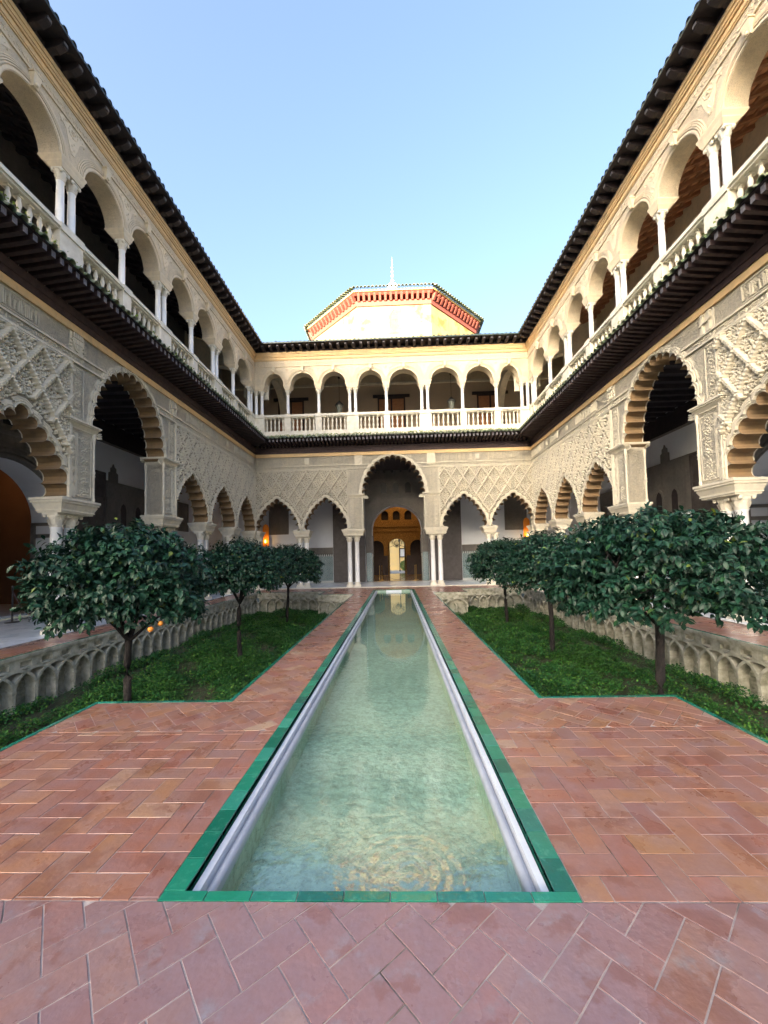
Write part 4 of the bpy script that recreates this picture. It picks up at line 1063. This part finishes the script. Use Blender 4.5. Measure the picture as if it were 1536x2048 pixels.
# ------------------------------------------------------------------ pool
pi0, pi1 = PX0+.105, PX1-.105
pool = struct('pool', MB().box(PX0-.1, PX1+.1, PY0-.1, PY1+.1, -.55, -.29), POOLF)
mb = MB(); mb.box(PX0, pi0-.10+.0, PY0+.0, PY1, -.42, -.06)
for x0, x1 in ((pi0-.10, pi0), (pi1, pi1+.10)): mb.box(x0, x1, PY0+.05, PY1, -.42, -.052)
obj('pool_wall', MB().box(PX0, PX1, PY0+.0, PY0+.05, -.42, -.05), POOLF, pool); obj('pool_wall', MB().box(PX0, PX1, PY1, PY1+.06, -.42, -.05), POOLF, pool)
for sg, xe in ((1, pi0), (-1, pi1)):
    X = lambda a: xe+sg*a
    def bx(mb, a, b, z0, z1): mb.box(min(X(a), X(b)), max(X(a), X(b)), PY0+.052, PY1-.001, z0, z1); return mb
    obj('tile_face', bx(MB(), -.105, .0, -.42, -.006), GREEN, pool)
    obj('pool_wall', bx(MB(), .057, .104, -.36, -.127), POOLF, pool)
    n = 14
    for i in range(n):
        y0, y1 = PY0+.053+(PY1-PY0-.06)*i/n, PY0+.053+(PY1-PY0-.06)*(i+1)/n
        mb = MB().box(min(X(.012), X(.050)), max(X(.012), X(.050)), y0+.002, y1-.002, -.42, -.035); obj('channel_slab', mb, WHITE, pool)
        mb = MB().tube([(X(.085), y0+.001, -.085), (X(.085), y1-.001, -.085)], .024, 10); mb.box(min(X(.052), X(.106)), max(X(.052), X(.106)), y0+.001, y1-.001, -.125, -.082); obj('rounded_lip', mb, LILAC, pool)
obj('inlet_block', MB().box(-.55, .2, PY1-.12, PY1-.0, -.42, -.03), WHITE, pool)
wm = MB(); nx, ny = 8, 60; wx0, wx1 = pi0+.11, pi1-.11
wm.add([(wx0+(wx1-wx0)*i/nx, PY0+.051+(PY1-PY0-.052)*j/ny, -.105) for j in range(ny+1) for i in range(nx+1)], [(j*(nx+1)+i, j*(nx+1)+i+1, (j+1)*(nx+1)+i+1, (j+1)*(nx+1)+i) for j in range(ny) for i in range(nx)], True)
wo_ = struct('water', wm, WATER)

# ------------------------------------------------------------------ sunken gardens
def garden_wall(name, label, P0, P1, per=.424):
    """wall face from P0 to P1 (top z 0); relief towards the left-hand normal of P0->P1"""
    dx, dy = P1[0]-P0[0], P1[1]-P0[1]; Ln = math.hypot(dx, dy); rz = math.atan2(dy, dx)
    W = thing(name, label, 'garden wall', (P0[0], P0[1], 0), rz)
    # local: x along, -y = front
    obj('backing', MB().box(0, Ln, .19, .34, GZ-.2, -.05), GWALL, W)
    mb = MB(); mb.box(0, Ln, -.02, .30, -.075, -.006); mb.box(0, Ln, .0, .19, -.13, -.075); obj('coping', mb, GRIB, W)
    n = max(1, round(Ln/per)); p = Ln/n
    key = ('gw', round(p, 3))
    if key not in _mesh_cache:
        m1 = MB().box(-.027, .027, .0, .19, GZ-.2, -.62); m1.box(-.045, .045, -.006, .19, -.66, -.62)
        m2 = MB(); r0, r1 = p-.027, p+.027; K = 16
        for k in range(K):
            q = []
            for t in (PI*k/K, PI*(k+1)/K):
                for r in (r0, r1): q += [(-r*math.cos(t), -.004, -.64+.36*math.sin(t)*r/p), (-r*math.cos(t), .19, -.64+.36*math.sin(t)*r/p)]
            m2.add(q, [(0, 2, 6, 4), (0, 4, 5, 1), (2, 3, 7, 6)])
        m3 = MB().box(-.10, .10, .01, .05, -.22, -.13); m3 = MB().box(-p/2, -p/2+.10, -.0, .19, -.25, -.13); m3.box(p/2-.10, p/2, -.0, .19, -.25, -.13); m3.box(-p/2, p/2, .0, .19, -.27, -.235)
        # solid spandrel above the crossing arcs
        m3.box(-p/2+.10, p/2-.10, .07, .19, -.235, -.13)
        dot = MB(); 
        for k in range(8): dome_el(dot, 0, 0, PI/2, .02, .02, .012)
        _mesh_cache[key] = (m1.mesh('pilaster', GRIB), m2.mesh('interlaced_arch', GRIB), m3.mesh('slot_frame', GRIB))
    a, b, c = _mesh_cache[key]
    for i in range(n+1):
        link('pilaster', a, W, (min(max(i*p, .036), Ln-.036), 0, 0))
        if 1 <= i <= n-1: link('interlaced_arch', b, W, (i*p, -.003 if i % 2 else 0, 0))
        if i < n: link('slot_frame', c, W, ((i+.5)*p, 0, 0))
    return W
garden_wall('garden_wall', 'long wall of interlaced arches under the left gallery edge', (GL, .3), (GL, BY2))
garden_wall('garden_wall', 'long wall of interlaced arches under the right gallery edge', (GR, BY2), (GR, .3))
garden_wall('garden_wall', 'mossy arched wall at the far end of the left garden', (GL, BY2), (PLX, BY2))
garden_wall('garden_wall', 'mossy arched wall at the far end of the right garden', (PRX, BY2), (GR, BY2))
garden_wall('garden_wall', 'short dark arched wall under the far left paving corner', (PLX, BY1), (BLX, BY1))
garden_wall('garden_wall', 'short dark arched wall under the far right paving corner', (BRX, BY1), (PRX, BY1))
# plain retaining sides of the paving (face the gardens)
for nm, lab, bx_ in (('retaining_wall', 'plain stone side of the left path above the garden', (BLX+.0, BLX+.10, BY0, BY1, )), ('retaining_wall', 'plain stone side of the right path above the garden', (BRX-.10, BRX, BY0, BY1)),
                    ('retaining_wall', 'plain stone side of the left paved platform', (PLX, PLX+.10, .3, BY0)), ('retaining_wall', 'plain stone side of the right paved platform', (PRX-.10, PRX, .3, BY0)),
                    ('retaining_wall', 'plain stone front of the left platform facing the orange trees', (PLX+.1, BLX, BY0-.1, BY0)), ('retaining_wall', 'plain stone front of the right platform facing the orange trees', (BRX, PRX-.1, BY0-.1, BY0)),
                    ('retaining_wall', 'stone return beside the far left paving corner', (PLX-.0, PLX+.10, BY1+.3, BY2)), ('retaining_wall', 'stone return beside the far right paving corner', (PRX-.10, PRX, BY1+.3, BY2))):
    o = obj(nm, MB().box(bx_[0], bx_[1], bx_[2], bx_[3], GZ-.2, -.125), GWALL); tag(o, lab, 'wall')
g = MB(); NXg = 40
def terrain(name, x0, x1, y0, y1):
    nx, ny = int((x1-x0)/.25), int((y1-y0)/.25); r = np.random.default_rng(3)
    h = r.normal(0, .018, (ny+1, nx+1)); mb = MB()
    mb.add([(x0+(x1-x0)*i/nx, y0+(y1-y0)*j/ny, GZ+float(h[j, i])) for j in range(ny+1) for i in range(nx+1)], [(j*(nx+1)+i, j*(nx+1)+i+1, (j+1)*(nx+1)+i+1, (j+1)*(nx+1)+i) for j in range(ny) for i in range(nx)], True)
    return struct(name, mb, SOIL)
terrain('garden_soil', GL-.05, BLX+.05, .3, BY2+.05); terrain('garden_soil', BRX-.05, GR+.05, .3, BY2+.05)
struct('ground', MB().add([(-900, -900, -1.4), (900, -900, -1.4), (900, 900, -1.4), (-900, 900, -1.4)], [(0, 1, 2, 3)]), SOIL)

def np_mesh(name, verts, faces_idx, nper, mat, smooth=False):
    me = bpy.data.meshes.new(name); nv = len(verts); nf = len(faces_idx)
    me.vertices.add(nv); me.vertices.foreach_set('co', verts.astype(np.float32).ravel())
    me.loops.add(nf*nper); me.loops.foreach_set('vertex_index', faces_idx.astype(np.int32).ravel())
    me.polygons.add(nf); me.polygons.foreach_set('loop_start', np.arange(0, nf*nper, nper, dtype=np.int32)); me.polygons.foreach_set('loop_total', np.full(nf, nper, dtype=np.int32))
    me.update(calc_edges=True); me.materials.append(mat); return me
def ground_cover(name, rects, dens, bare):
    xs = []; ys = []
    for x0, x1, y0, y1 in rects:
        n = int((x1-x0)*(y1-y0)*dens); xs.append(rng.uniform(x0, x1, n)); ys.append(rng.uniform(y0, y1, n))
    x = np.concatenate(xs); y = np.concatenate(ys)
    f = np.sin(x*2.3+1)*np.cos(y*1.7)+.6*np.sin(x*5.1+y*3.3)+.4*np.sin(x*11-y*9)
    keep = (f > -.95+1.2*rng.random(len(x))*.8) & ~(np.abs(x-bare) < .13+.12*np.sin(y*1.3)**2) | (rng.random(len(x)) < .10)
    x, y, f = x[keep], y[keep], f[keep]; n = len(x)
    hz = GZ+.03+(.06+.09*np.clip(f+.6, 0, 2))*rng.random(n)+.02
    L = rng.uniform(.018, .044, n)*(1+.03*y); az = rng.uniform(0, 2*PI, n); el = rng.uniform(-.1, 1.0, n)
    d = np.stack([np.cos(az)*np.cos(el), np.sin(az)*np.cos(el), np.sin(el)], 1)*L[:, None]; s_ = np.stack([-np.sin(az), np.cos(az), np.zeros(n)], 1)*(L*.42)[:, None]
    p = np.stack([x, y, hz], 1); V = np.stack([p-d*.5, p-s_, p+d*.6, p+s_], 1).reshape(-1, 3); F = np.arange(n*4).reshape(-1, 4)
    o = link(name, np_mesh(name, V, F, 4, GRASS)); o['kind'] = 'stuff'; tag(o, 'low clover and grass covering the sunken garden soil', 'ground cover'); return o
a_ = ground_cover('ground_cover', [(GL+.06, BLX-.02, BY0+.02, BY1-.04), (GL+.06, PLX-.02, .6, BY0+.02), (GL+.06, PLX-.02, BY1, BY2-.04)], 3000, -6.15); a_['label'] = 'low clover and grass covering the left sunken garden'
a_ = ground_cover('ground_cover', [(BRX+.02, GR-.06, BY0+.02, BY1-.04), (PRX+.02, GR-.06, .6, BY0+.02), (PRX+.02, GR-.06, BY1, BY2-.04)], 3000, 5.35); a_['label'] = 'low clover and grass covering the right sunken garden'

# ------------------------------------------------------------------ orange trees
def leaf_geo(base, dirs, norms, L, W):
    """arrays -> folded, tapered leaves, 8 verts / 6 quads-ish (as quads)"""
    n = len(base); side = np.cross(norms, dirs); side /= np.linalg.norm(side, axis=1)[:, None]+1e-9; nm = np.cross(dirs, side)
    rows = []
    for t, w_, dz in ((0, .04, 0), (.30, .85, .02), (.62, 1.0, -.02), (1.0, .03, -.16)):
        c = base+dirs*(L*t)[:, None]+nm*(L*dz)[:, None]
        rows.append([c-side*(W*w_)[:, None]+nm*(W*.35*w_)[:, None], c, c+side*(W*w_)[:, None]+nm*(W*.35*w_)[:, None]])
    V = np.stack([v for r in rows for v in r], 1)
    q = []
    for i in range(3):
        for j in range(2): a = i*3+j; q.append((a, a+1, a+4, a+3))
    F = (np.array(q)[None]+(np.arange(n)*12)[:, None, None]).reshape(-1, 4)
    return V.reshape(-1, 3), F
_one = None
def crown(R, zc, up_, dn, nsh, seed, flat=1.0):
    nsh = int(nsh*1.75)
    r = np.random.default_rng(seed)
    # shoots on the shell of a flattened dome with lumps
    th = r.uniform(0, 2*PI, nsh); u = r.uniform(-.55, 1, nsh); rad = 1-.62*r.random(nsh)**1.6
    lump = 1+.10*np.sin(3*th+seed)+.07*np.sin(5*th+2*seed+3*u)+.05*np.sin(9*th+7*u)
    cz = np.sqrt(np.clip(1-u*u*flat, 0, 1))
    P = np.stack([np.cos(th)*cz*R*rad*lump, np.sin(th)*cz*R*rad*lump, np.where(u > 0, u*up_, u*dn/.55*.8)*(.55+.45*rad)*(1+.08*np.sin(4*th+seed*2))+zc], 1)
    out = P-np.array([0, 0, zc-.1]); out /= np.linalg.norm(out, axis=1)[:, None]
    B = []; D = []; N = []
    for k in range(10):
        t = k/10*.17
        ax = out*.8+np.array([0, 0, -.25+.0]); ax /= np.linalg.norm(ax, axis=1)[:, None]
        a = r.uniform(0, 2*PI, nsh)
        e1 = np.cross(ax, np.array([0, 0, 1.])); e1 /= np.linalg.norm(e1, axis=1)[:, None]+1e-9; e2 = np.cross(ax, e1)
        rr = e1*np.cos(a)[:, None]+e2*np.sin(a)[:, None]
        d = ax*r.uniform(.3, .9, nsh)[:, None]+rr*r.uniform(.6, 1.0, nsh)[:, None]+np.array([0, 0, -.35]); d /= np.linalg.norm(d, axis=1)[:, None]
        nn = np.array([0, 0, 1.])+out*.7+r.normal(0, .45, (nsh, 3)); nn /= np.linalg.norm(nn, axis=1)[:, None]
        B.append(P+ax*(t-.06)+r.normal(0, .012, (nsh, 3))); D.append(d); N.append(nn)
    return np.concatenate(B), np.concatenate(D), np.concatenate(N), P, r
def orange_tree(label, x, y, R, lx, th_, nsh, seed, big=False, zb=.62, ztop=2.14, lean=0.0, fork=.55):
    T = thing('orange_tree', label, 'tree', (x, y, GZ), 0, 'orange trees in the sunken gardens')
    H0 = fork-GZ; zc = 1.25-GZ
    tr = MB(); pts = []; rad = []
    for i in range(9):
        t = i/8; pts.append((lean*t+.03*math.sin(3*t+seed), .02*math.sin(5*t+seed), -.05+(H0+.05)*t)); rad.append(th_*(1.25-.35*t+(.18 if i == 8 else 0)+.05*math.sin(i*2.1+seed)))
    tr.tube(pts, rad, 10); tr.lathe([(.001, -.03), (.03, 0), (.001, .03)], 6, (pts[5][0]+th_*.95, pts[5][1], pts[5][2]))
    top = Vector(pts[-1]); rr = random.Random(seed)
    B, D, N, P, r = crown(R, zc, ztop-1.25-.06, 1.25-zb-.1, nsh, seed)
    o = obj('trunk', tr, BARK, T)
    br = MB(); nb = 7
    for i in range(nb):
        a = 2*PI*i/nb+rr.uniform(-.3, .3); e = Vector((math.cos(a)*R*rr.uniform(.45, .75), math.sin(a)*R*rr.uniform(.45, .75), zc+rr.uniform(-.15, .55)))
        m = top.lerp(e, .5)+Vector((rr.uniform(-.1, .1), rr.uniform(-.1, .1), rr.uniform(-.12, .05)))
        br.tube([top-Vector((0, 0, .08)), top.lerp(m, .5)+Vector((0, 0, -.02)), m, m.lerp(e, .5), e], [th_*.6, th_*.42, th_*.34, th_*.22, .012], 6)
        for k in range(4):
            f = e+Vector((rr.uniform(-.4, .4), rr.uniform(-.4, .4), rr.uniform(-.2, .35)))*R*.55
            br.tube([m.lerp(e, .3+.17*k), (m.lerp(e, .3+.17*k)+f)/2+Vector((0, 0, .05)), f], [.016, .011, .005], 4)
    obj('branch', br, BARK, T)
    n = len(B); L = rng.uniform(.060, .098, n)*lx; Wd = L*rng.uniform(.20, .26, n)
    if big:   # the leaves nearest the camera are parts, the rest one mass
        view = np.array([-x, -y, 1.6-GZ]); view = view/np.linalg.norm(view)
        rel = B-np.array([0, 0, zc]); score = (rel@view)+.1*rng.random(n); idx = np.argsort(-score)[:296]
        V, F = leaf_geo(np.zeros((1, 3)), np.array([[1., 0, 0]]), np.array([[0, 0, 1.]]), np.array([1.0]), np.array([.24])); lm = np_mesh('leaf', V, F, 4, LEAF)
        for i in idx:
            d = Vector(D[i]); s_ = Vector(N[i]).cross(d).normalized(); nn = d.cross(s_)
            Mx = Matrix((d, s_, nn)).transposed().to_4x4()
            q = link('leaf', lm, T, Vector(B[i]), Mx.to_euler(), (L[i],)*3)
        keep = np.ones(n, bool); keep[idx] = False; B, D, N, L, Wd = B[keep], D[keep], N[keep], L[keep], Wd[keep]
    V, F = leaf_geo(B, D, N, L, Wd); me = np_mesh('crown', V, F, 4, LEAF)
    c = link('crown', me, T); c['kind'] = 'stuff'
    return T, P
TL1, _ = orange_tree('nearest orange tree on the left, broad crown with a few ripe oranges', -3.88, 5.50, 1.03, 1.2, .048, 820, 2, True, lean=.03)
TR1, _ = orange_tree('nearest orange tree on the right, the widest crown of dense dark leaves', 3.66, 5.60, 1.38, 1.2, .056, 1080, 5, True, zb=.55, ztop=2.17, lean=-.02, fork=.62)
orange_tree('middle orange tree of the left garden, between the other two trees', -4.10, 10.0, 1.10, 1.05, .052, 720, 9)
orange_tree('middle orange tree of the right garden, with a dark straight trunk', 3.82, 9.9, 1.15, 1.05, .055, 740, 13, zb=.5)
orange_tree('farthest orange tree of the left garden, by the mossy arched wall', -4.33, 15.2, 1.42, 1.1, .05, 880, 17, zb=.48)
orange_tree('farthest orange tree of the right garden, small pale-lit crown', 3.92, 14.2, 1.34, 1.1, .05, 860, 21, zb=.48)
for (px, py, pz) in ((.78, -.50, 1.80), (.70, -.58, 1.74)):
    og = obj('orange', MB().lathe([(.001, -.033), (.020, -.028), (.033, -.01), (.034, .01), (.022, .028), (.001, .033)], 10), ORANGE, TL1, loc=(px, py, pz))
    obj('stalk', MB().tube([(0, 0, .03), (.01, .01, .12), (-.01, .03, .22)], .004, 4), BARK, og)

# ------------------------------------------------------------------ hall of the far wing and the domed tower above
HT = thing('domed_tower', 'cream octagonal tower with red bracketed eaves rising behind the far wing', 'tower', (.22, 34.85, -.38))
HT.scale = (.935, .94, 1)
hf, ap = 2.95, 7.3
octo = [(-hf, -ap), (hf, -ap), (ap+.05, -hf+.05), (ap+.05, hf), (hf, ap), (-hf, ap), (-ap-.1, hf), (-ap-.1, -hf+.05)]
def prism(mb, pts, z0, z1, k0=1, k1=1):
    n = len(pts); mb.add([(p[0]*k0, p[1]*k0, z0) for p in pts]+[(p[0]*k1, p[1]*k1, z1) for p in pts], [(i, (i+1) % n, (i+1) % n+n, i+n) for i in range(n)]+[tuple(range(n)), tuple(range(2*n-1, n-1, -1))]); return mb
obj('tower_wall', prism(MB(), octo, 12.2, 21.0), T_WALL, HT)
obj('red_band', prism(MB(), octo, 20.62, 21.02, 1.012, 1.012), T_RED, HT)
obj('yellow_line', prism(MB(), octo, 21.52, 21.62, 1.062, 1.066), T_YEL, HT)
obj('eave_boards', prism(MB(), octo, 21.38, 21.52, 1.03, 1.055), T_RED, HT)
obj('tower_roof', prism(MB(), octo, 21.62, 26.7, 1.07, .02), TILE, HT)
bk = MB(); bk.taper((-.09, .09, -.12, .08, 20.95), (-.09, .09, -.42, .08, 21.40)); bkm = bk.mesh('bracket', T_RED)
tm = tile_mesh(.5, .12, TILE)
for i in range(8):
    a, b = Vector(octo[i]), Vector(octo[(i+1) % 8]); Lg = (b-a).length; u = (b-a)/Lg; rz = math.atan2(u.y, u.x); n = int(Lg/.42)
    mid = (a+b)/2
    if mid.y > 3: continue
    for k in range(n): p = a+u*(k+.5)*Lg/n; link('bracket', bkm, HT, (p.x*1.01, p.y*1.01, 0), (0, 0, rz))
    n = int(Lg*1.07/.29)
    for k in range(n+1): p = (a+(b-a)*k/n)*1.075; link('roof_tile', tm, HT, (p.x*.97, p.y*.97, 21.80), (R_(22), 0, rz))
# lattice window, patches of old paint
wn = bpy.data.objects.new('lattice_window', None); COL.objects.link(wn); wn.parent = HT; wn.location = (.02, -ap-.012, 19.45)
mb = MB(); mb.plate([(-.52, -.95), (.52, -.95), (.52, .98), (-.52, .98)], .03, 0, [[(-.33, -.85), (.33, -.85), (.33, .3), (.25, .6), (0, .85), (-.25, .6), (-.33, .3)]]); obj('frame', mb, T_WALL2, wn)
mb = MB(); mb.box(-.33, .33, .005, .012, -.85, .85); obj('pane', mb, STU_I, wn)
mb = MB()
for i in range(9):
    for j in range(3):
        c = (-.22+.22*j+(.11 if i % 2 else 0), -.75+.19*i)
        if abs(c[0]) > .3: continue
        for k in range(8):
            a = 2*PI*k/8; mb.box(c[0]+.085*math.cos(a)-.018, c[0]+.085*math.cos(a)+.018, -.02, .004, c[1]+.085*math.sin(a)-.018, c[1]+.085*math.sin(a)+.018)
obj('lattice', mb, T_WALL, wn)['kind'] = 'stuff'
fn = MB(); fn.lathe([(.5, 26.3), (.42, 26.7), (.55, 26.9), (.42, 27.15), (.15, 27.35), (.08, 27.5)], 12)
z = 27.55
for r_ in (.19, .16, .13, .10): fn.lathe([(.03, z-r_*1.2), (r_, z), (.03, z+r_*1.2)], 10); z += r_*1.6+.17
fn.lathe([(.035, 27.4), (.03, z), (.012, z+.35), (.004, z+.7)], 8); obj('finial', fn, MARBLE, HT)
# hall (inside, seen through the portal)
HL = thing('hall', 'gilded hall glowing warm beyond the far portal', 'room', (.05, 25.8, 0))
struct('hall_floor', MB().box(-6, 6, 25.75, 36.6, -.08, .02), m_simple('hall_floor_tile', (.34, .25, .16), (.26, .2, .13), .12, 2, .001))
mb = MB(); mb.box(-6.2, -6, 0, 10.5, 0, 12); mb.box(6, 6.2, 0, 10.5, 0, 12); obj('side_wall', mb, GOLDC, HL)
obj('hall_ceiling', MB().box(-6.2, 6.2, 0, 11, 10.5, 10.6), WOOD_D, HL)
def arch_hole(c, hw_, z0, zs): return [(c-hw_, z0), (c+hw_, z0), (c+hw_, zs)]+[(c+hw_*math.cos(PI*i/14), zs+hw_*math.sin(PI*i/14)) for i in range(1, 14)]+[(c-hw_, zs)]
out = [(-6, 0), (-.78, 0)]+[(-.78, 2.3)]+[(-.78*math.cos(PI*i/14)-.0, 2.3+.85*math.sin(PI*i/14)) for i in range(1, 14)]+[(.78, 2.3), (.78, 0), (6, 0), (6, 10.5), (-6, 10.5)]
hs = [arch_hole(-1.75, .62, .1, 2.4), arch_hole(1.75, .62, .1, 2.4)]+[arch_hole(x, .30, 4.75, 5.25) for x in (-1.0, 0, 1.0)]
obj('arch_wall', MB().plate(out, -7.2, -7.6, hs), GOLDC, HL)
for x in (-1.75, 1.75): obj('dark_recess', MB().box(x-.7, x+.7, 7.8, 7.82, 0, 3.3), WOOD_D, HL)
mb = MB()
for x in (-1.0, 0, 1.0): mb.box(x-.4, x+.4, 7.8, 7.82, 4.6, 5.8)
obj('dark_recess', mb, WOOD_D, HL)
mb = MB(); mb.box(-6, 6, 7.1, 7.2, 4.15, 4.3); mb.box(-6, 6, 7.14, 7.2, 3.75, 3.82); obj('gilded_cornice', mb, GOLDC, HL)
obj('dark_dado', MB().box(-6, -.8, 7.15, 7.19, .05, 1.7), WOOD_D, HL); obj('dark_dado', MB().box(.8, 6, 7.15, 7.19, .05, 1.7), WOOD_D, HL)
out = [(-6, 0), (-.68, 0), (-.68, 3.2)]+[(-.68*math.cos(PI*i/14), 3.2+.5*math.sin(PI*i/14)) for i in range(1, 14)]+[(.68, 3.2), (.68, 0), (6, 0), (6, 10.5), (-6, 10.5)]
obj('end_wall', MB().plate(out, -10.2, -10.5), GOLDC, HL)
# iron grille in the head of the end opening
gr_ = MB(); 
for k in range(9):
    a = PI*k/8; gr_.tube([(0, 10.1, 2.5), (.66*math.cos(a), 10.1, 3.2+.48*math.sin(a))], .016, 4)
for r_ in (.25, .45, .62): gr_.tube([(r_*math.cos(PI*k/14), 10.1, 2.75+r_*1.3*math.sin(PI*k/14)) for k in range(15)], .016, 4)
gr_.tube([(-.68, 10.1, 2.5), (-.35, 10.1, 2.62), (0, 10.1, 2.45), (.35, 10.1, 2.62), (.68, 10.1, 2.5)], .02, 5)
for k in range(14): q = 2*PI*k/14; gr_.tube([(.5*math.cos(q)+.05*math.cos(t*1.05), 10.1, 2.95+.35*math.sin(q)+.06*math.sin(t*1.05)) for t in range(7)], .012, 4)
obj('iron_grille', gr_, IRON, HL)
for x, y_, zz in ((0, 2.6, 7.6), (0, 5.6, 7.6)):
    pl = bpy.data.lights.new('hall_lamp', 'POINT'); pl.energy = 34; pl.color = (1, .58, .22); pl.shadow_soft_size = .25; po = bpy.data.objects.new('hall_lamp', pl); COL.objects.link(po); po.location = (x, 25.8+y_, zz)
# garden beyond
gw = thing('garden_building', 'sunlit yellow garden wall with a dark framed window seen through the hall', 'building', (.3, 46.0, 0))
obj('wall', MB().box(-4, 4, 0, .3, -.1, 6.5), m_simple('yellow_limewash', (.80, .62, .28), (.74, .58, .3), .9, 2), gw)
wf = obj('window', MB().plate([(.0, 1.5), (.95, 1.5), (.95, 2.6), (.0, 2.6)], .06, 0, [[(.12, 1.62), (.83, 1.62), (.83, 2.48), (.12, 2.48)]]), WOOD_D, gw); obj('pane', MB().box(.12, .83, -.02, 0, 1.62, 2.48), PLASTER, wf)
struct('garden_path', MB().box(-8, 8, 36.62, 60, -.08, .0), m_simple('garden_gravel', (.55, .5, .42), (.48, .45, .38), .9, 5))
tag(obj('lamp_post', MB().lathe([(.09, 0), (.09, .1), (.045, .2), (.04, 3.2), (.10, 3.3), (.12, 3.6), (.02, 3.75)], 10), IRON, loc=(.33, 42, 0)), 'thin black lamp post standing in front of the yellow garden wall', 'lamp post')
V, F = None, None
r = np.random.default_rng(4); n = 1500; P = r.normal(0, 1, (n, 3)); P /= np.linalg.norm(P, axis=1)[:, None]; D = r.normal(0, 1, (n, 3)); D /= np.linalg.norm(D, axis=1)[:, None]
V, F = leaf_geo(P*np.array([.75, .6, .6])+np.array([0, 0, .6]), D, P, np.full(n, .13), np.full(n, .04))
HG = m_simple('hedge_leaf', (.10, .18, .03), (.16, .26, .05), .6); o = link('bush', np_mesh('bush', V, F, 4, HG), loc=(1.15, 43.5, 0)); tag(o, 'round clipped green bush in front of the yellow garden wall', 'bush')

# ------------------------------------------------------------------ lamps, lanterns, barriers and small things
def lantern(x, label):
    T = thing('hanging_lantern', label, 'lantern', (x, 22.9, 0), 0, 'lanterns hanging in the far upper gallery')
    obj('chain', MB().tube([(0, 0, 13.9), (0, 0, 11.0)], .012, 6).lathe([(.06, 12.45), (.075, 12.5), (.075, 12.95), (.05, 13.0)], 8), IRON, T)
    obj('cap', MB().lathe([(.26, 10.78), (.28, 10.84), (.16, 10.95), (.10, 11.02), (.03, 11.1)], 8), IRON, T)
    obj('glass', MB().lathe([(.13, 10.3), (.21, 10.78)], 8), GLASSP, T)
    obj('frame', MB().lathe([(.10, 10.22), (.15, 10.27), (.145, 10.32)], 8), IRON, T)
lantern(-3.24, 'black iron lantern hanging behind the third upper arch from the left'); lantern(3.5, 'black iron lantern hanging behind the third upper arch from the right')
def wall_lamp(x, label):
    T = thing('wall_lamp', label, 'wall lamp', (x, 24.75, 0), 0, 'orange wall lamps in the far gallery')
    mb = MB(); mb.plate([(-.20, 2.45), (.20, 2.45), (.20, 3.65), (.14, 3.82), (0, 3.90), (-.14, 3.82), (-.20, 3.65)], .03, 0); obj('backplate', mb, m_simple('orange_glow_plate', (.75, .28, .03), (.65, .22, .02), .6), T)  # plate's orange stands in for lamp glow on the wall
    obj('bulb', MB().lathe([(.001, 2.66), (.05, 2.70), (.06, 2.76), (.04, 2.84), (.001, 2.88)], 10, (0, -.14, 0)), LAMPG, T)
    obj('bracket', MB().tube([(0, -.03, 2.6), (0, -.14, 2.6), (0, -.14, 2.67)], .015, 6), IRON, T)
    pl = bpy.data.lights.new('wall_lamp_light', 'POINT'); pl.energy = 1.6; pl.color = (1, .5, .10); pl.shadow_soft_size = .05; po = bpy.data.objects.new('wall_lamp_light', pl); COL.objects.link(po); po.location = (x, 24.75-.22, 2.80)
wall_lamp(-8.42, 'glowing orange wall lamp seen through the leftmost far arch'); wall_lamp(8.28, 'glowing orange wall lamp seen through the rightmost far arch')
def stanchion(x, y, label, mat=BRASS, h=.95, group='barrier posts'):
    T = thing('barrier_post', label, 'barrier post', (x, y, .03), 0, group)
    obj('base', MB().lathe([(.16, 0), (.16, .015), (.05, .03)], 16), mat, T); obj('post', MB().lathe([(.022, .02), (.022, h), (.035, h+.01), (.03, h+.05), (.001, h+.07)], 10), mat, T)
stanchion(-1.12, 25.0, 'left brass barrier post in the portal doorway, nearer one'); stanchion(-1.02, 26.2, 'left brass barrier post in the portal doorway, farther one')
stanchion(1.16, 25.0, 'right brass barrier post in the portal doorway, nearer one'); stanchion(1.30, 26.2, 'right brass barrier post in the portal doorway, farther one')
stanchion(-8.25, 9.2, 'dark barrier post beside the nearest left column base', IRON); stanchion(-10.6, 10.4, 'dark barrier post in the left gallery by the portal', IRON); stanchion(8.35, 9.4, 'dark barrier post beside the nearest right column base', IRON)
rp = lambda a, b, sag, label: tag(obj('barrier_rope', MB().tube([tuple(Vector(a).lerp(Vector(b), i/12)-Vector((0, 0, sag*4*(i/12)*(1-i/12)))) for i in range(13)], .014, 6), ROPE), label, 'rope')
rp((-1.12, 25.0, .9), (1.16, 25.0, .9), .78, 'rope sagging across the portal doorway between brass posts'); rp((-8.25, 9.2, .9), (-10.6, 10.4, .9), .62, 'dark rope sagging across the left gallery floor')
tag(obj('paper_scrap', MB().add([(0, 0, 0), (.09, .01, .015), (.10, .07, .03), (.01, .06, .0)], [(0, 1, 2, 3)]), PAPER, loc=(3.98, 5.95, GZ+.16)), 'small crumpled white paper scrap lying on the right garden grass', 'paper')
